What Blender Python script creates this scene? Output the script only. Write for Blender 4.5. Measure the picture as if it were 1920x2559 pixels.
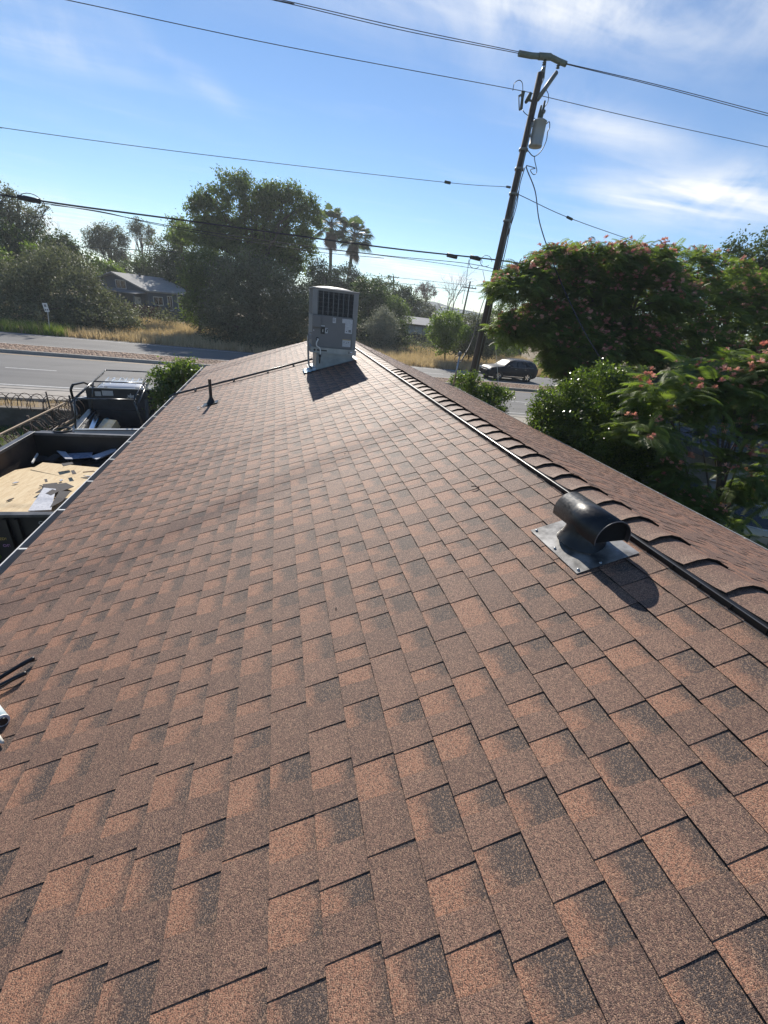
import bpy, math, random
import numpy as np
from mathutils import Vector, Matrix
rnd = random.Random(7)
rng = np.random.default_rng(11)
R = math.radians
for o in list(bpy.data.objects): bpy.data.objects.remove(o)
scene = bpy.context.scene
COL = scene.collection

# ------------------------------------------------------------------ camera
PW, PH, FPX = 1920.0, 2559.0, 1036.0
CAMZ = 4.6
vy = np.array([692-960.0, 735-1279.5, FPX]); vy /= np.linalg.norm(vy)
vn = np.cross(vy, np.array([792-960.0, 747-1279.5, FPX])); vn /= np.linalg.norm(vn)
if vn[1] > 0: vn = -vn
vx = np.cross(vy, vn)
RW = np.array([vx, vy, vn])            # rows: world axes seen from the camera (x right, y down, z forward)
cam_d = bpy.data.cameras.new('camera'); cam = bpy.data.objects.new('camera', cam_d); COL.objects.link(cam)
m = Matrix.Identity(4)
for i in range(3):
    m[i][0] = RW[i, 0]; m[i][1] = -RW[i, 1]; m[i][2] = -RW[i, 2]
m[2][3] = CAMZ
cam.matrix_world = m
cam_d.sensor_fit = 'HORIZONTAL'; cam_d.sensor_width = 36.0; cam_d.lens = 36.0*FPX/PW
cam_d.clip_start = 0.05; cam_d.clip_end = 9000
scene.camera = cam

# ------------------------------------------------------------------ sun, sky, exposure
SUN_EL, SUN_AZ = 32.0, 3.0             # azimuth from +Y towards +X
sd = Vector((math.sin(R(SUN_AZ))*math.cos(R(SUN_EL)), math.cos(R(SUN_AZ))*math.cos(R(SUN_EL)), math.sin(R(SUN_EL))))
sun_d = bpy.data.lights.new('sun', 'SUN'); sun = bpy.data.objects.new('sun', sun_d); COL.objects.link(sun)
sun_d.energy = 5.0; sun_d.angle = R(0.5); sun_d.color = (1.0, 0.93, 0.83)
sun.rotation_euler = sd.to_track_quat('Z', 'Y').to_euler(); sun.location = (0, 0, 30)
scene.view_settings.view_transform = 'Standard'; scene.view_settings.look = 'None'
scene.view_settings.exposure = 0.38; scene.view_settings.gamma = 1.0
scene.view_settings.use_curve_mapping = False
SKY_STRENGTH = 0.092
world = bpy.data.worlds.new('World'); scene.world = world; world.use_nodes = True

def pray(px, py):
    return RW @ np.array([px-960.0, py-1279.5, FPX])
def PY(px, py, y):                     # point of the place at distance y seen in that direction
    d = pray(px, py); return np.array([0, 0, CAMZ]) + d*(y/d[1])
def PZ(px, py, z):
    d = pray(px, py); return np.array([0, 0, CAMZ]) + d*((z-CAMZ)/d[2])

class NT:
    def __init__(s, nt): s.t = nt; s.n = nt.nodes; s.l = nt.links; s.n.clear()
    def N(s, typ, **kw):
        n = s.n.new(typ)
        for k, v in kw.items():
            if k == 'ins':
                for a, b in v.items():
                    if hasattr(b, 'is_linked') or isinstance(b, bpy.types.NodeSocket): s.l.new(b, n.inputs[a])
                    else: n.inputs[a].default_value = b
            else: setattr(n, k, v)
        return n
    def math(s, op, a, b=0.0, c=None, clamp=False):
        n = s.n.new('ShaderNodeMath'); n.operation = op; n.use_clamp = clamp
        for i, v in enumerate((a, b, c)):
            if v is None: continue
            if isinstance(v, bpy.types.NodeSocket): s.l.new(v, n.inputs[i])
            else: n.inputs[i].default_value = v
        return n.outputs[0]
    def vmath(s, op, a, b):
        n = s.n.new('ShaderNodeVectorMath'); n.operation = op
        for i, v in enumerate((a, b)):
            if isinstance(v, bpy.types.NodeSocket): s.l.new(v, n.inputs[i])
            else: n.inputs[i].default_value = v
        return n.outputs['Value'] if op == 'DOT_PRODUCT' else n.outputs['Vector']
    def mix(s, f, a, b, mode='MIX'):
        n = s.n.new('ShaderNodeMix'); n.data_type = 'RGBA'; n.blend_type = mode
        for i, v in ((0, f), (6, a), (7, b)):
            if isinstance(v, bpy.types.NodeSocket): s.l.new(v, n.inputs[i])
            else: n.inputs[i].default_value = v if i == 0 else (*v, 1)[:4]
        return n.outputs[2]
    def smooth(s, v, lo, hi, a=0.0, b=1.0):
        n = s.n.new('ShaderNodeMapRange'); n.interpolation_type = 'SMOOTHSTEP'
        s.l.new(v, n.inputs[0]); n.inputs[1].default_value = lo; n.inputs[2].default_value = hi
        n.inputs[3].default_value = a; n.inputs[4].default_value = b
        return n.outputs[0]

w = NT(world.node_tree)
skyt = w.N('ShaderNodeTexSky', sky_type='NISHITA', sun_disc=False, sun_elevation=R(SUN_EL), sun_rotation=R(SUN_AZ))
skyt.air_density = 1.0; skyt.dust_density = 0.0; skyt.ozone_density = 3.2; skyt.altitude = 300
tc = w.N('ShaderNodeTexCoord')
D = tc.outputs['Generated']
sep = w.N('ShaderNodeSeparateXYZ', ins={0: D})
zc = w.math('MAXIMUM', sep.outputs[2], 0.03)
cmb = w.N('ShaderNodeCombineXYZ', ins={0: w.math('DIVIDE', sep.outputs[0], zc), 1: w.math('DIVIDE', sep.outputs[1], zc)})
mp = w.N('ShaderNodeMapping', ins={0: cmb.outputs[0]}); mp.inputs['Rotation'].default_value = (0, 0, R(35)); mp.inputs['Scale'].default_value = (0.55, 1.5, 1)
n1 = w.N('ShaderNodeTexNoise', ins={'Vector': mp.outputs[0], 'Scale': 1.6, 'Detail': 7.0, 'Roughness': 0.55, 'Distortion': 0.35})
n2 = w.N('ShaderNodeTexNoise', ins={'Vector': D, 'Scale': 5.0, 'Detail': 7.0, 'Roughness': 0.6, 'Distortion': 0.8})
base_c = w.math('MULTIPLY', w.smooth(n1.outputs[0], 0.50, 0.85), 0.10)
tot = base_c
def sphv(px, py):
    v = pray(px, py); return v/np.linalg.norm(v)
# wisps of cirrus: direction (through the photograph's pixel), half lengths in radians, tilt, strength
for px, py, ra, rb, tilt, st in [(1300, 0, .34, .038, 6, .75), (1750, 20, .28, .036, 2, .5), (1840, 490, .20, .042, -3, .95), (1640, 480, .16, .022, 3, .6),
                                 (1480, 300, .16, .04, 20, .38), (1560, 330, .10, .02, 15, .4), (1020, 670, .17, .012, 13, 1.1), (1120, 690, .14, .02, 8, .8),
                                 (250, 590, .18, .035, 14, .9), (150, 570, .10, .035, 0, .5), (60, 60, .14, .04, 20, .4), (470, 180, .10, .015, 38, .3), (260, 340, .08, .012, 20, .15), (1180, 110, .14, .035, 12, .22), (1700, 150, .14, .03, 20, .18)]:
    c = sphv(px, py); a = sphv(px+100*math.cos(R(tilt)), py+100*math.sin(R(tilt))) - c; a -= c*np.dot(a, c); a /= np.linalg.norm(a); b = np.cross(c, a)
    da = w.vmath('DOT_PRODUCT', D, tuple(a/ra)); db = w.vmath('DOT_PRODUCT', D, tuple(b/rb)); dc = w.vmath('DOT_PRODUCT', D, tuple(c))
    r2 = w.math('ADD', w.math('MULTIPLY', da, da), w.math('MULTIPLY', db, db))
    g = w.math('MULTIPLY', w.math('EXPONENT', w.math('MULTIPLY', r2, -1.1)), w.math('GREATER_THAN', dc, 0.0))
    tex = w.smooth(w.math('ADD', w.math('MULTIPLY', n1.outputs[0], 0.5), w.math('MULTIPLY', n2.outputs[0], 0.5)), 0.33, 0.68)
    tot = w.math('ADD', tot, w.math('MULTIPLY', w.math('MULTIPLY', g, tex), st))
cl = w.math('MULTIPLY', w.math('MINIMUM', tot, 1.0), w.smooth(sep.outputs[2], 0.0, 0.08))
skyc = w.mix(1.0, skyt.outputs[0], (.93, .99, 1.06), 'MULTIPLY')
col = w.mix(cl, skyc, (8.6, 8.8, 9.0))
bg = w.N('ShaderNodeBackground', ins={'Color': col, 'Strength': SKY_STRENGTH})
w.N('ShaderNodeOutputWorld', ins={'Surface': bg.outputs[0]})

# ------------------------------------------------------------------ materials
def sr(r, g, b):
    f = lambda c: (c/255/12.92) if c/255 <= .04045 else ((c/255+.055)/1.055)**2.4
    return (f(r), f(g), f(b))
MATS = {}
def mat(name, c, rough=.7, c2=None, scale=8.0, amt=.5, bump=0.0, bscale=None, metal=0.0, spec=.5, detail=6, stretch=None, coat=0):
    if name in MATS: return MATS[name]
    M = bpy.data.materials.new(name); M.use_nodes = True; t = NT(M.node_tree); MATS[name] = M
    tcn = t.N('ShaderNodeTexCoord').outputs['Object']
    if stretch: tcn = t.N('ShaderNodeMapping', ins={0: tcn, 'Scale': stretch}).outputs[0]
    c2 = c2 or tuple(v*.65 for v in c)
    no = t.N('ShaderNodeTexNoise', ins={'Vector': tcn, 'Scale': scale, 'Detail': float(detail), 'Roughness': .6})
    f = t.math('MULTIPLY', t.smooth(no.outputs[0], .3, .7), amt)
    colr = t.mix(f, c, c2)
    p = t.N('ShaderNodeBsdfPrincipled', ins={'Base Color': colr, 'Roughness': rough, 'Metallic': metal, 'Specular IOR Level': spec, 'Coat Weight': coat})
    if bump:
        n3 = t.N('ShaderNodeTexNoise', ins={'Vector': tcn, 'Scale': bscale or scale*4, 'Detail': 5.0})
        b = t.N('ShaderNodeBump', ins={'Strength': min(1, bump), 'Distance': .01*max(1, bump), 'Height': n3.outputs[0]})
        t.l.new(b.outputs[0], p.inputs['Normal'])
    t.N('ShaderNodeOutputMaterial', ins={'Surface': p.outputs[0]})
    return M
def leafmat(name, a, b, trans=.35, rough=.45, spec=.4, warm=1.0, tint=None):
    M = bpy.data.materials.new(name); M.use_nodes = True; t = NT(M.node_tree)
    at = t.N('ShaderNodeAttribute', attribute_name='v').outputs['Fac']
    colr = t.mix(at, a, b)
    p = t.N('ShaderNodeBsdfPrincipled', ins={'Base Color': colr, 'Roughness': rough, 'Specular IOR Level': spec})
    tc2 = t.mix(1.0, colr, tint or (1.5*warm, 1.7, .6), 'MULTIPLY')
    tr = t.N('ShaderNodeBsdfTranslucent', ins={'Color': tc2})
    mx = t.N('ShaderNodeMixShader', ins={0: trans, 1: p.outputs[0], 2: tr.outputs[0]})
    t.N('ShaderNodeOutputMaterial', ins={'Surface': mx.outputs[0]})
    return M

# ------------------------------------------------------------------ mesh helpers
ORG = {}
def link(name, me, parent=None, **props):
    o = bpy.data.objects.new(name, me); COL.objects.link(o)
    if parent is not None: o.parent = parent
    for k, v in props.items(): o[k] = v
    return o
def root(name, loc, label, cat, rz=0.0, group=None):
    o = bpy.data.objects.new(name, None); COL.objects.link(o); o.empty_display_size = .2
    o.location = loc; o.rotation_euler = (0, 0, rz); o['label'] = label; o['category'] = cat
    if group: o['group'] = group
    ORG[o.name] = Vector(loc)
    return o
def org(parent):
    p = parent
    while p is not None and p.parent is not None: p = p.parent
    return np.array(ORG.get(p.name, Vector((0, 0, 0)))) if p is not None else np.zeros(3)
def npmesh(name, V, F, mt, parent=None, attrs=None, smooth=False, local=False, **props):
    """V Nx3, F MxK (all the same K)"""
    V = np.asarray(V, dtype=np.float32); F = np.asarray(F, dtype=np.int32)
    if parent is not None and not local: V = V - org(parent).astype(np.float32)
    me = bpy.data.meshes.new(name); M_, K = F.shape
    me.vertices.add(len(V)); me.vertices.foreach_set('co', V.ravel())
    me.loops.add(M_*K); me.loops.foreach_set('vertex_index', F.ravel())
    me.polygons.add(M_); me.polygons.foreach_set('loop_start', np.arange(0, M_*K, K, dtype=np.int32))
    me.update(calc_edges=True)
    for k, (dom, a) in (attrs or {}).items():
        at = me.attributes.new(k, 'FLOAT', dom); at.data.foreach_set('value', np.asarray(a, dtype=np.float32))
    if smooth: me.polygons.foreach_set('use_smooth', np.ones(M_, dtype=bool))
    me.materials.append(mt)
    return link(name, me, parent, **props)

class MB:
    def __init__(s): s.v = []; s.f = []; s.sm = []
    def add(s, V, F, sm=False):
        n = len(s.v); s.v += [tuple(map(float, p)) for p in V]; s.f += [tuple(i+n for i in f) for f in F]; s.sm += [sm]*len(F); return s
    def box(s, x0, x1, y0, y1, z0, z1, rot=None, at=None):
        V = [(x, y, z) for z in (z0, z1) for y in (y0, y1) for x in (x0, x1)]
        if rot is not None: V = [tuple((rot @ Vector(p)) + Vector(at)) for p in V]
        s.add(V, [(0, 2, 3, 1), (4, 5, 7, 6), (0, 1, 5, 4), (2, 6, 7, 3), (0, 4, 6, 2), (1, 3, 7, 5)]); return s
    def bar(s, a, b, w, h=None, up=(0, 0, 1)):
        a = Vector(a); b = Vector(b); h = h or w; d = (b-a).normalized(); up = Vector(up)
        if abs(d.dot(up)) > .95: up = Vector((1, 0, 0))
        sd_ = d.cross(up).normalized()*w/2; u = sd_.cross(d).normalized()*h/2
        V = [p+i*sd_+j*u for p in (a, b) for i, j in ((-1, -1), (1, -1), (1, 1), (-1, 1))]
        s.add(V, [(0, 3, 2, 1), (4, 5, 6, 7), (0, 1, 5, 4), (1, 2, 6, 5), (2, 3, 7, 6), (3, 0, 4, 7)]); return s
    def tube(s, pts, r, n=8, cap=True):
        pts = [Vector(p) for p in pts]; k = len(pts); rr = r if hasattr(r, '__len__') else [r]*k
        V = []; prev = None
        for i, p in enumerate(pts):
            d = (pts[min(i+1, k-1)]-pts[max(i-1, 0)]).normalized()
            if prev is None:
                a = Vector((0, 0, 1)) if abs(d.z) < .9 else Vector((1, 0, 0)); x = d.cross(a).normalized()
            else: x = (prev-d*prev.dot(d)).normalized()
            prev = x; y = d.cross(x)
            V += [p+(x*math.cos(2*math.pi*j/n)+y*math.sin(2*math.pi*j/n))*rr[i] for j in range(n)]
        F = [(i*n+j, i*n+(j+1) % n, (i+1)*n+(j+1) % n, (i+1)*n+j) for i in range(k-1) for j in range(n)]
        base = len(s.v); s.add(V, F, True)
        if cap: s.f += [tuple(base+j for j in reversed(range(n))), tuple(base+(k-1)*n+j for j in range(n))]; s.sm += [False]*2
        return s
    def lathe(s, prof, at=(0, 0, 0), n=24, rot=None):
        V = []; at = Vector(at)
        for r, z in prof:
            for j in range(n):
                p = Vector((r*math.cos(2*math.pi*j/n), r*math.sin(2*math.pi*j/n), z))
                V.append((rot @ p if rot is not None else p)+at)
        k = len(prof)
        s.add(V, [(i*n+j, i*n+(j+1) % n, (i+1)*n+(j+1) % n, (i+1)*n+j) for i in range(k-1) for j in range(n)], True)
        return s
    def prism(s, poly, axis, a, b):
        """poly: 2D points; axis: the extruded one"""
        def P(u, v, t): return {'x': (t, u, v), 'y': (u, t, v), 'z': (u, v, t)}[axis]
        n = len(poly); V = [P(u, v, a) for u, v in poly]+[P(u, v, b) for u, v in poly]
        s.add(V, [tuple(range(n))[::-1], tuple(range(n, 2*n))]+[(i, (i+1) % n, n+(i+1) % n, n+i) for i in range(n)]); return s
    def xf(s, M):
        s.v = [tuple(M @ Vector(p)) for p in s.v]; return s
    def build(s, name, mt, parent=None, local=False, bevel=0.0, fix=True, **props):
        V = s.v
        if parent is not None and not local:
            o = org(parent); V = [(p[0]-o[0], p[1]-o[1], p[2]-o[2]) for p in V]
        me = bpy.data.meshes.new(name); me.from_pydata(V, [], s.f); me.update()
        me.polygons.foreach_set('use_smooth', s.sm)
        me.materials.append(mt)
        if fix:
            import bmesh
            bm = bmesh.new(); bm.from_mesh(me); bmesh.ops.recalc_face_normals(bm, faces=bm.faces); bm.to_mesh(me); bm.free()
        o = link(name, me, parent, **props)
        if bevel:
            b = o.modifiers.new('bevel', 'BEVEL'); b.width = bevel; b.segments = 2; b.limit_method = 'ANGLE'
        return o
def text(name, body, mt, parent, M, size, ext=.0008):
    cu = bpy.data.curves.new(name, 'FONT'); cu.body = body; cu.size = size; cu.extrude = ext; cu.resolution_u = 2
    t = bpy.data.objects.new(name, cu); COL.objects.link(t)
    bpy.context.view_layer.update()
    me = bpy.data.meshes.new_from_object(t.evaluated_get(bpy.context.evaluated_depsgraph_get()))
    bpy.data.objects.remove(t); me.name = name; me.transform(M); me.materials.clear(); me.materials.append(mt)
    return link(name, me, parent)
def copy_tree(o, parent=None):
    c = o.copy(); COL.objects.link(c)
    if parent is not None: c.parent = parent
    for ch in list(o.children): copy_tree(ch, c)
    return c
def smoothpts(pts, k=8):
    P = [Vector(p) for p in pts]; P = [P[0]*2-P[1]]+P+[P[-1]*2-P[-2]]; out = []
    for i in range(1, len(P)-2):
        for j in range(k):
            t = j/k; a, b, c, d = P[i-1:i+3]
            out.append(.5*((2*b)+(c-a)*t+(2*a-5*b+4*c-d)*t*t+(3*b-a-3*c+d)*t**3))
    return out+[P[-2]]

# common materials
white_metal = mat('white_paint', sr(225, 225, 220), .45, scale=3, amt=.25)
black_plastic = mat('black_plastic', (.012, .012, .013), .35, scale=10, amt=.4)
black_metal = mat('black_metal', (.015, .016, .018), .32, c2=(.05, .05, .05), scale=25, amt=.4, spec=.6)
steel = mat('galvanised_steel', (.42, .44, .45), .38, c2=(.3, .31, .33), scale=9, amt=.6, metal=.85)
wood_dark = mat('pole_wood', (.075, .055, .042), .85, c2=(.03, .024, .02), scale=2.5, amt=.8, bump=.6, stretch=(8, 8, .6))
bark = mat('bark', (.10, .075, .055), .9, c2=(.045, .035, .028), scale=6, amt=.8, bump=.8, stretch=(2, 2, .5))
glass = mat('dark_glass', (.01, .012, .014), .06, scale=1, amt=.1, spec=.9)
rubber = mat('rubber', (.012, .012, .012), .8)
wire_m = mat('wire_black', (.03, .03, .035), .5)
concrete = mat('concrete', (.42, .38, .33), .85, c2=(.3, .27, .23), scale=1.5, amt=.7, bump=.3, bscale=60)
chrome = mat('chrome', (.7, .7, .7), .15, scale=2, amt=.1, metal=1.0)

# ================================================================== SETTING: ground and road
Y_WALL, Y_WALK0, Y_WALK1, Y_KERB, Y_MED0, Y_MED1, Y_FAR, Y_EDGE = 17.1, 18.35, 19.85, 20.0, 29.3, 31.9, 38.4, 38.6
ZY = -0.55                                                      # the yards lie lower than the road
def sheet(name, x0, x1, y0, y1, z, mt, nx=1, ny=1, zf=None, **p):
    xs = np.linspace(x0, x1, nx+1); ys = np.linspace(y0, y1, ny+1); X, Yg = np.meshgrid(xs, ys)
    Z = np.full_like(X, z) if zf is None else zf(X, Yg)+z
    V = np.stack([X.ravel(), Yg.ravel(), Z.ravel()], 1); F = [(j*(nx+1)+i, j*(nx+1)+i+1, (j+1)*(nx+1)+i+1, (j+1)*(nx+1)+i) for j in range(ny) for i in range(nx)]
    return npmesh(name, V, F, mt, kind='structure', **p)
m_dry = mat('dry_ground', (.30, .22, .125), .95, c2=(.13, .105, .055), scale=.5, amt=.9, bump=.6, bscale=14)
m_yard = mat('lawn_ground', (.075, .095, .035), .95, c2=(.12, .10, .055), scale=.7, amt=.9, bump=.5, bscale=30)
m_asph = mat('asphalt', (.135, .132, .128), .82, c2=(.095, .094, .094), scale=.35, amt=.8, bump=.35, bscale=90)
# fine aggregate and long tyre-polished bands in the asphalt
t = m_asph.node_tree; nt = NT.__new__(NT); nt.t = t; nt.n = t.nodes; nt.l = t.links
tcn = nt.N('ShaderNodeTexCoord').outputs['Object']
mp = nt.N('ShaderNodeMapping', ins={0: tcn}); mp.inputs['Scale'].default_value = (.02, .8, 1)
no = nt.N('ShaderNodeTexNoise', ins={'Vector': mp.outputs[0], 'Scale': 1.3, 'Detail': 5.0})
fi = nt.N('ShaderNodeTexNoise', ins={'Vector': tcn, 'Scale': 45.0, 'Detail': 3.0})
pb = [n for n in t.nodes if n.type == 'BSDF_PRINCIPLED'][0]; src = pb.inputs['Base Color'].links[0].from_socket
c_ = nt.mix(nt.smooth(no.outputs[0], .35, .65, 0, .55), src, (.175, .172, .165))
c_ = nt.mix(nt.smooth(fi.outputs[0], .45, .7, 0, .3), c_, (.26, .25, .24))
t.links.new(c_, pb.inputs['Base Color'])

sheet('ground', -4000, 4000, -4000, 4000, -1.2, m_dry)
def rise(X, Yg):
    d = np.clip((Yg-75)/60, 0, 1); return d*d*2.0*np.exp(-((X+20)/40)**2)
sheet('field_ground', -400, 400, Y_EDGE, 420, -.02, m_dry, 40, 60, rise)
sheet('yard_ground', -300, 300, -80, Y_WALL, ZY, m_yard)
sheet('dirt_verge', -300, 300, Y_WALL, Y_WALK0, .03, mat('verge_dirt', (.30, .23, .15), .95, c2=(.17, .125, .08), scale=3, amt=.9, bump=.8, bscale=25))
r_ = MB().box(-300, 300, Y_KERB, Y_EDGE, -.3, 0.0).build('road', m_asph, kind='structure')
MB().box(-300, 300, Y_WALK0, Y_WALK1, -.2, .12).build('sidewalk', concrete, kind='structure')
MB().box(-300, 300, Y_WALK1+.003, Y_KERB+.16, -.2, .135).build('kerb', mat('kerb_concrete', (.40, .37, .33), .85, scale=2, amt=.7), kind='structure')
mk = MB()
for x in np.arange(-60, 60, 1.5): mk.box(x, x+.012, Y_WALK0, Y_WALK1, .118, .1215)
mk.build('sidewalk_joint', mat('joint_dark', (.08, .07, .06), .9), kind='structure')
m_line = mat('road_paint_white', (.62, .62, .60), .7, c2=(.36, .36, .35), scale=5, amt=.8)
m_yel = mat('road_paint_yellow', (.55, .36, .16), .7, c2=(.3, .22, .13), scale=5, amt=.8)
def strip(name, x0, x1, y, w_, mt): sheet(name, x0, x1, y-w_/2, y+w_/2, .004, mt)
strip('edge_line', -300, 8.5, 21.05, .13, m_line); strip('edge_line', -300, 300, 37.85, .13, m_line)
strip('yellow_line', -300, 300, 28.75, .13, m_yel); strip('yellow_line', -300, 300, 32.35, .13, m_yel)
for i in range(-6, 8): strip('lane_dash', -12.85+i*6.9, -10.7+i*6.9, 24.75, .11, m_line)
for i in range(-3, 7): strip('lane_dash', 25.2+i*6.9, 27.6+i*6.9, 35.0, .11, m_line)
for i in range(0, 5): strip('bike_lane_dash', 12.7+i*2.4, 13.8+i*2.4, 21.35, .11, m_line)
# wandering cracks sealed with tar
cr = MB()
for k_ in range(26):
    x, y = rnd.uniform(-26, 26), rnd.choice([rnd.uniform(21.5, 28.3), rnd.uniform(32.8, 37.5)]); a = rnd.uniform(-.5, .5)+(0 if rnd.random() < .5 else 1.5)
    pts = []
    for i in range(18):
        pts.append((x, y)); a += rnd.uniform(-.5, .5)*.6; x += math.cos(a)*.35; y += math.sin(a)*.3
        if not (20.3 < y < 28.6 or 32.6 < y < 38.3): break
    for i in range(len(pts)-1):
        (x0, y0), (x1, y1) = pts[i], pts[i+1]; n_ = Vector((y0-y1, x1-x0, 0)); n_ = n_.normalized()*.012 if n_.length else n_
        cr.add([(x0-n_.x, y0-n_.y, .003), (x1-n_.x, y1-n_.y, .003), (x1+n_.x, y1+n_.y, .003), (x0+n_.x, y0+n_.y, .003)], [(0, 1, 2, 3)])
cr.build('asphalt_crack', mat('tar', (.03, .03, .03), .6), fix=False, kind='structure')
# raised median, kerbs and round-topped cobbles set in mortar
m_cob = mat('cobble_stone', (.42, .29, .20), .85, c2=(.30, .20, .14), scale=1.2, amt=.9, bump=.4, bscale=40)
MB().box(-300, 300, Y_MED0+.18, Y_MED1-.18, -.1, .13).build('median_bed', mat('median_mortar', (.2, .145, .105), .95, scale=4, amt=.6), kind='structure')
for a, b in ((Y_MED0, Y_MED0+.177), (Y_MED1-.177, Y_MED1)): MB().box(-300, 300, a, b, -.1, .16).build('median_kerb', MATS['kerb_concrete'], kind='structure')
cb = MB(); y = Y_MED0+.2
while y < Y_MED1-.34:
    x = -34+rnd.uniform(0, .2)
    while x < 36:
        l = rnd.uniform(.2, .36); h = .165+rnd.uniform(-.012, .02); d = .17
        cb.add([(x, y, .12), (x+l, y, .12), (x+l, y+d, .12), (x, y+d, .12), (x+.04, y+.04, h), (x+l-.04, y+.04, h), (x+l-.04, y+d-.03, h), (x+.04, y+d-.03, h)],
               [(0, 1, 5, 4), (1, 2, 6, 5), (2, 3, 7, 6), (3, 0, 4, 7), (4, 5, 6, 7)])
        x += l+.03
    y += .2
cb.build('cobbles', m_cob, fix=False, kind='stuff', label='tan cobbles set along the raised road median', category='cobbles')
# retaining wall of the yard, left of the drive, and another right of the house
for nm, x0, x1, lb in (('retaining_wall', -40, -6.9, 'dark weathered retaining wall between the lawn and the sidewalk'),):
    rt = root(nm, (x0, Y_WALL, ZY), lb, 'wall')
    MB().box(x0, x1, Y_WALL-.12, Y_WALL+.06, ZY-.2, .05).build('wall_face', mat('old_wall', (.075, .062, .05), .9, c2=(.16, .14, .115), scale=2.5, amt=.8, bump=.6), rt)
    MB().box(x0, x1, Y_WALL-.15, Y_WALL+.09, .052, .10).build('cap', mat('wall_cap', (.2, .17, .14), .9, scale=2), rt)
# concrete drive up from the yard to the road
MB().prism([(Y_WALK1-.02, .125), (Y_WALK1-.02, -.9), (2, -.9), (2, ZY+.02), (14.5, ZY+.02), (Y_WALK0, .125)], 'x', -6.85, -1.2).build('driveway', mat('drive_concrete', (.27, .25, .22), .85, c2=(.17, .155, .14), scale=1.2, amt=.8), kind='structure')
# distant hills
hx = np.linspace(-2600, 2600, 160)
hz = 26+14*np.sin(hx/260)+9*np.sin(hx/97+1)+4*np.sin(hx/31)
V = [(x, 1750+.00002*x*x, -2) for x in hx]+[(x, 1850, max(5, z)) for x, z in zip(hx, hz)]+[(x, 2300, -2) for x in hx]
F = [(j*160+i, j*160+i+1, (j+1)*160+i+1, (j+1)*160+i) for j in (0, 1) for i in range(159)]
npmesh('distant_hills', V, F, mat('hill_woods', (.10, .13, .13), .95, c2=(.06, .09, .08), scale=.02, amt=.8), kind='structure')

# ================================================================== HOUSE
XR, ZR, SL = 1.884, 3.717, .33                    # ridge x, ridge height, pitch
KL = math.hypot(1, SL); CT, ST = 1/KL, SL/KL
U_L, U_R = 3.985*KL, 4.304*KL
Y0R, Y1R = -3.0, 14.16
EXPO, U0 = .1457, .122                            # exposure, first butt below the ridge
XE_L, XE_R = XR-3.985, XR+4.304; ZE_L, ZE_R = ZR-3.985*SL, ZR-4.304*SL
def rp(side, u, y, h):                            # point on a slope: side -1 left, +1 right
    return (XR+side*(u*CT+h*ST), y, ZR-u*ST+h*CT)
house = root('house', (XR, 5.5, ZY), 'single-storey house under the big brown shingle roof', 'house')
m_stucco = mat('stucco', (.55, .50, .42), .9, c2=(.42, .38, .32), scale=2, amt=.6, bump=.4)
MB().box(XE_L+.55, XE_L+.7, Y0R+.4, Y1R-.45, ZY, ZE_L+.1).build('wall', m_stucco, house)
MB().box(XE_R-.7, XE_R-.55, Y0R+.4, Y1R-.45, ZY, ZE_R+.07).build('wall', m_stucco, house)
for yy in (Y0R+.4, Y1R-.6):
    MB().prism([(XE_L+.7, ZY), (XE_R-.7, ZY), (XE_R-.7, ZR-SL*(XE_R-.7-XR)-.06), (XR, ZR-.06), (XE_L+.7, ZR-SL*(XR-XE_L-.7)-.06)], 'y', yy, yy+.15).build('gable_wall', m_stucco, house)
fw = MB().box(XE_L+.50, XE_L+.548, 9.2, 10.6, .4, 1.5).build('window', white_metal, house)
MB().box(XE_L+.49, XE_L+.499, 9.27, 10.53, .47, 1.43).build('pane', glass, fw)
roof = MB()
for sgn, U in ((-1, U_L), (1, U_R)):
    a = [rp(sgn, 0, 0, -.005), rp(sgn, U, 0, -.005), rp(sgn, U, 0, -.03), rp(sgn, 0, 0, -.03)]
    roof.prism([(p[0], p[2]) for p in a], 'y', Y0R, Y1R)
roof = roof.build('roof', mat('roof_deck', (.12, .085, .06), .9), house)
fa = MB(); fa.box(XE_L, XE_L+.03, Y0R, Y1R, ZE_L-.17, ZE_L-.028); fa.build('fascia', mat('fascia_paint', (.16, .13, .11), .7), roof)
fa = MB(); fa.box(XE_R-.03, XE_R, Y0R, Y1R, ZE_R-.17, ZE_R-.028); fa.build('fascia', MATS['fascia_paint'], roof)
m_gut = mat('gutter_white', (.72, .71, .68), .4, c2=(.55, .54, .5), scale=4, amt=.5)
m_gin = mat('gutter_inside', (.10, .085, .07), .9, c2=(.05, .045, .04), scale=12, amt=.9)
for sgn, xe, ze in ((-1, XE_L, ZE_L), (1, XE_R, ZE_R)):
    g = MB()
    for x0, x1, z0, z1 in ((-.002, .0, -.14, -.09), (.0, .1065, -.14, -.137), (.1065, .109, -.14, -.022), (.098, .109, -.022, -.019)):
        a, b = xe+sgn*x0, xe+sgn*x1; g.box(min(a, b), max(a, b), Y0R, Y1R+.02, ze+z0, ze+z1)
    g.build('gutter', m_gut, roof)
    MB().box(min(xe, xe+sgn*.105), max(xe, xe+sgn*.105), Y0R+.05, Y1R-.02, ze-.136, ze-.128).build('gutter_litter', m_gin, roof)
    for i in range(22):
        y = -2.4+i*.76
        MB().box(min(xe-sgn*.01, xe+sgn*.108), max(xe-sgn*.01, xe+sgn*.108), y, y+.022, ze-.028, ze-.0245).build('gutter_hanger', white_metal, roof)

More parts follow.
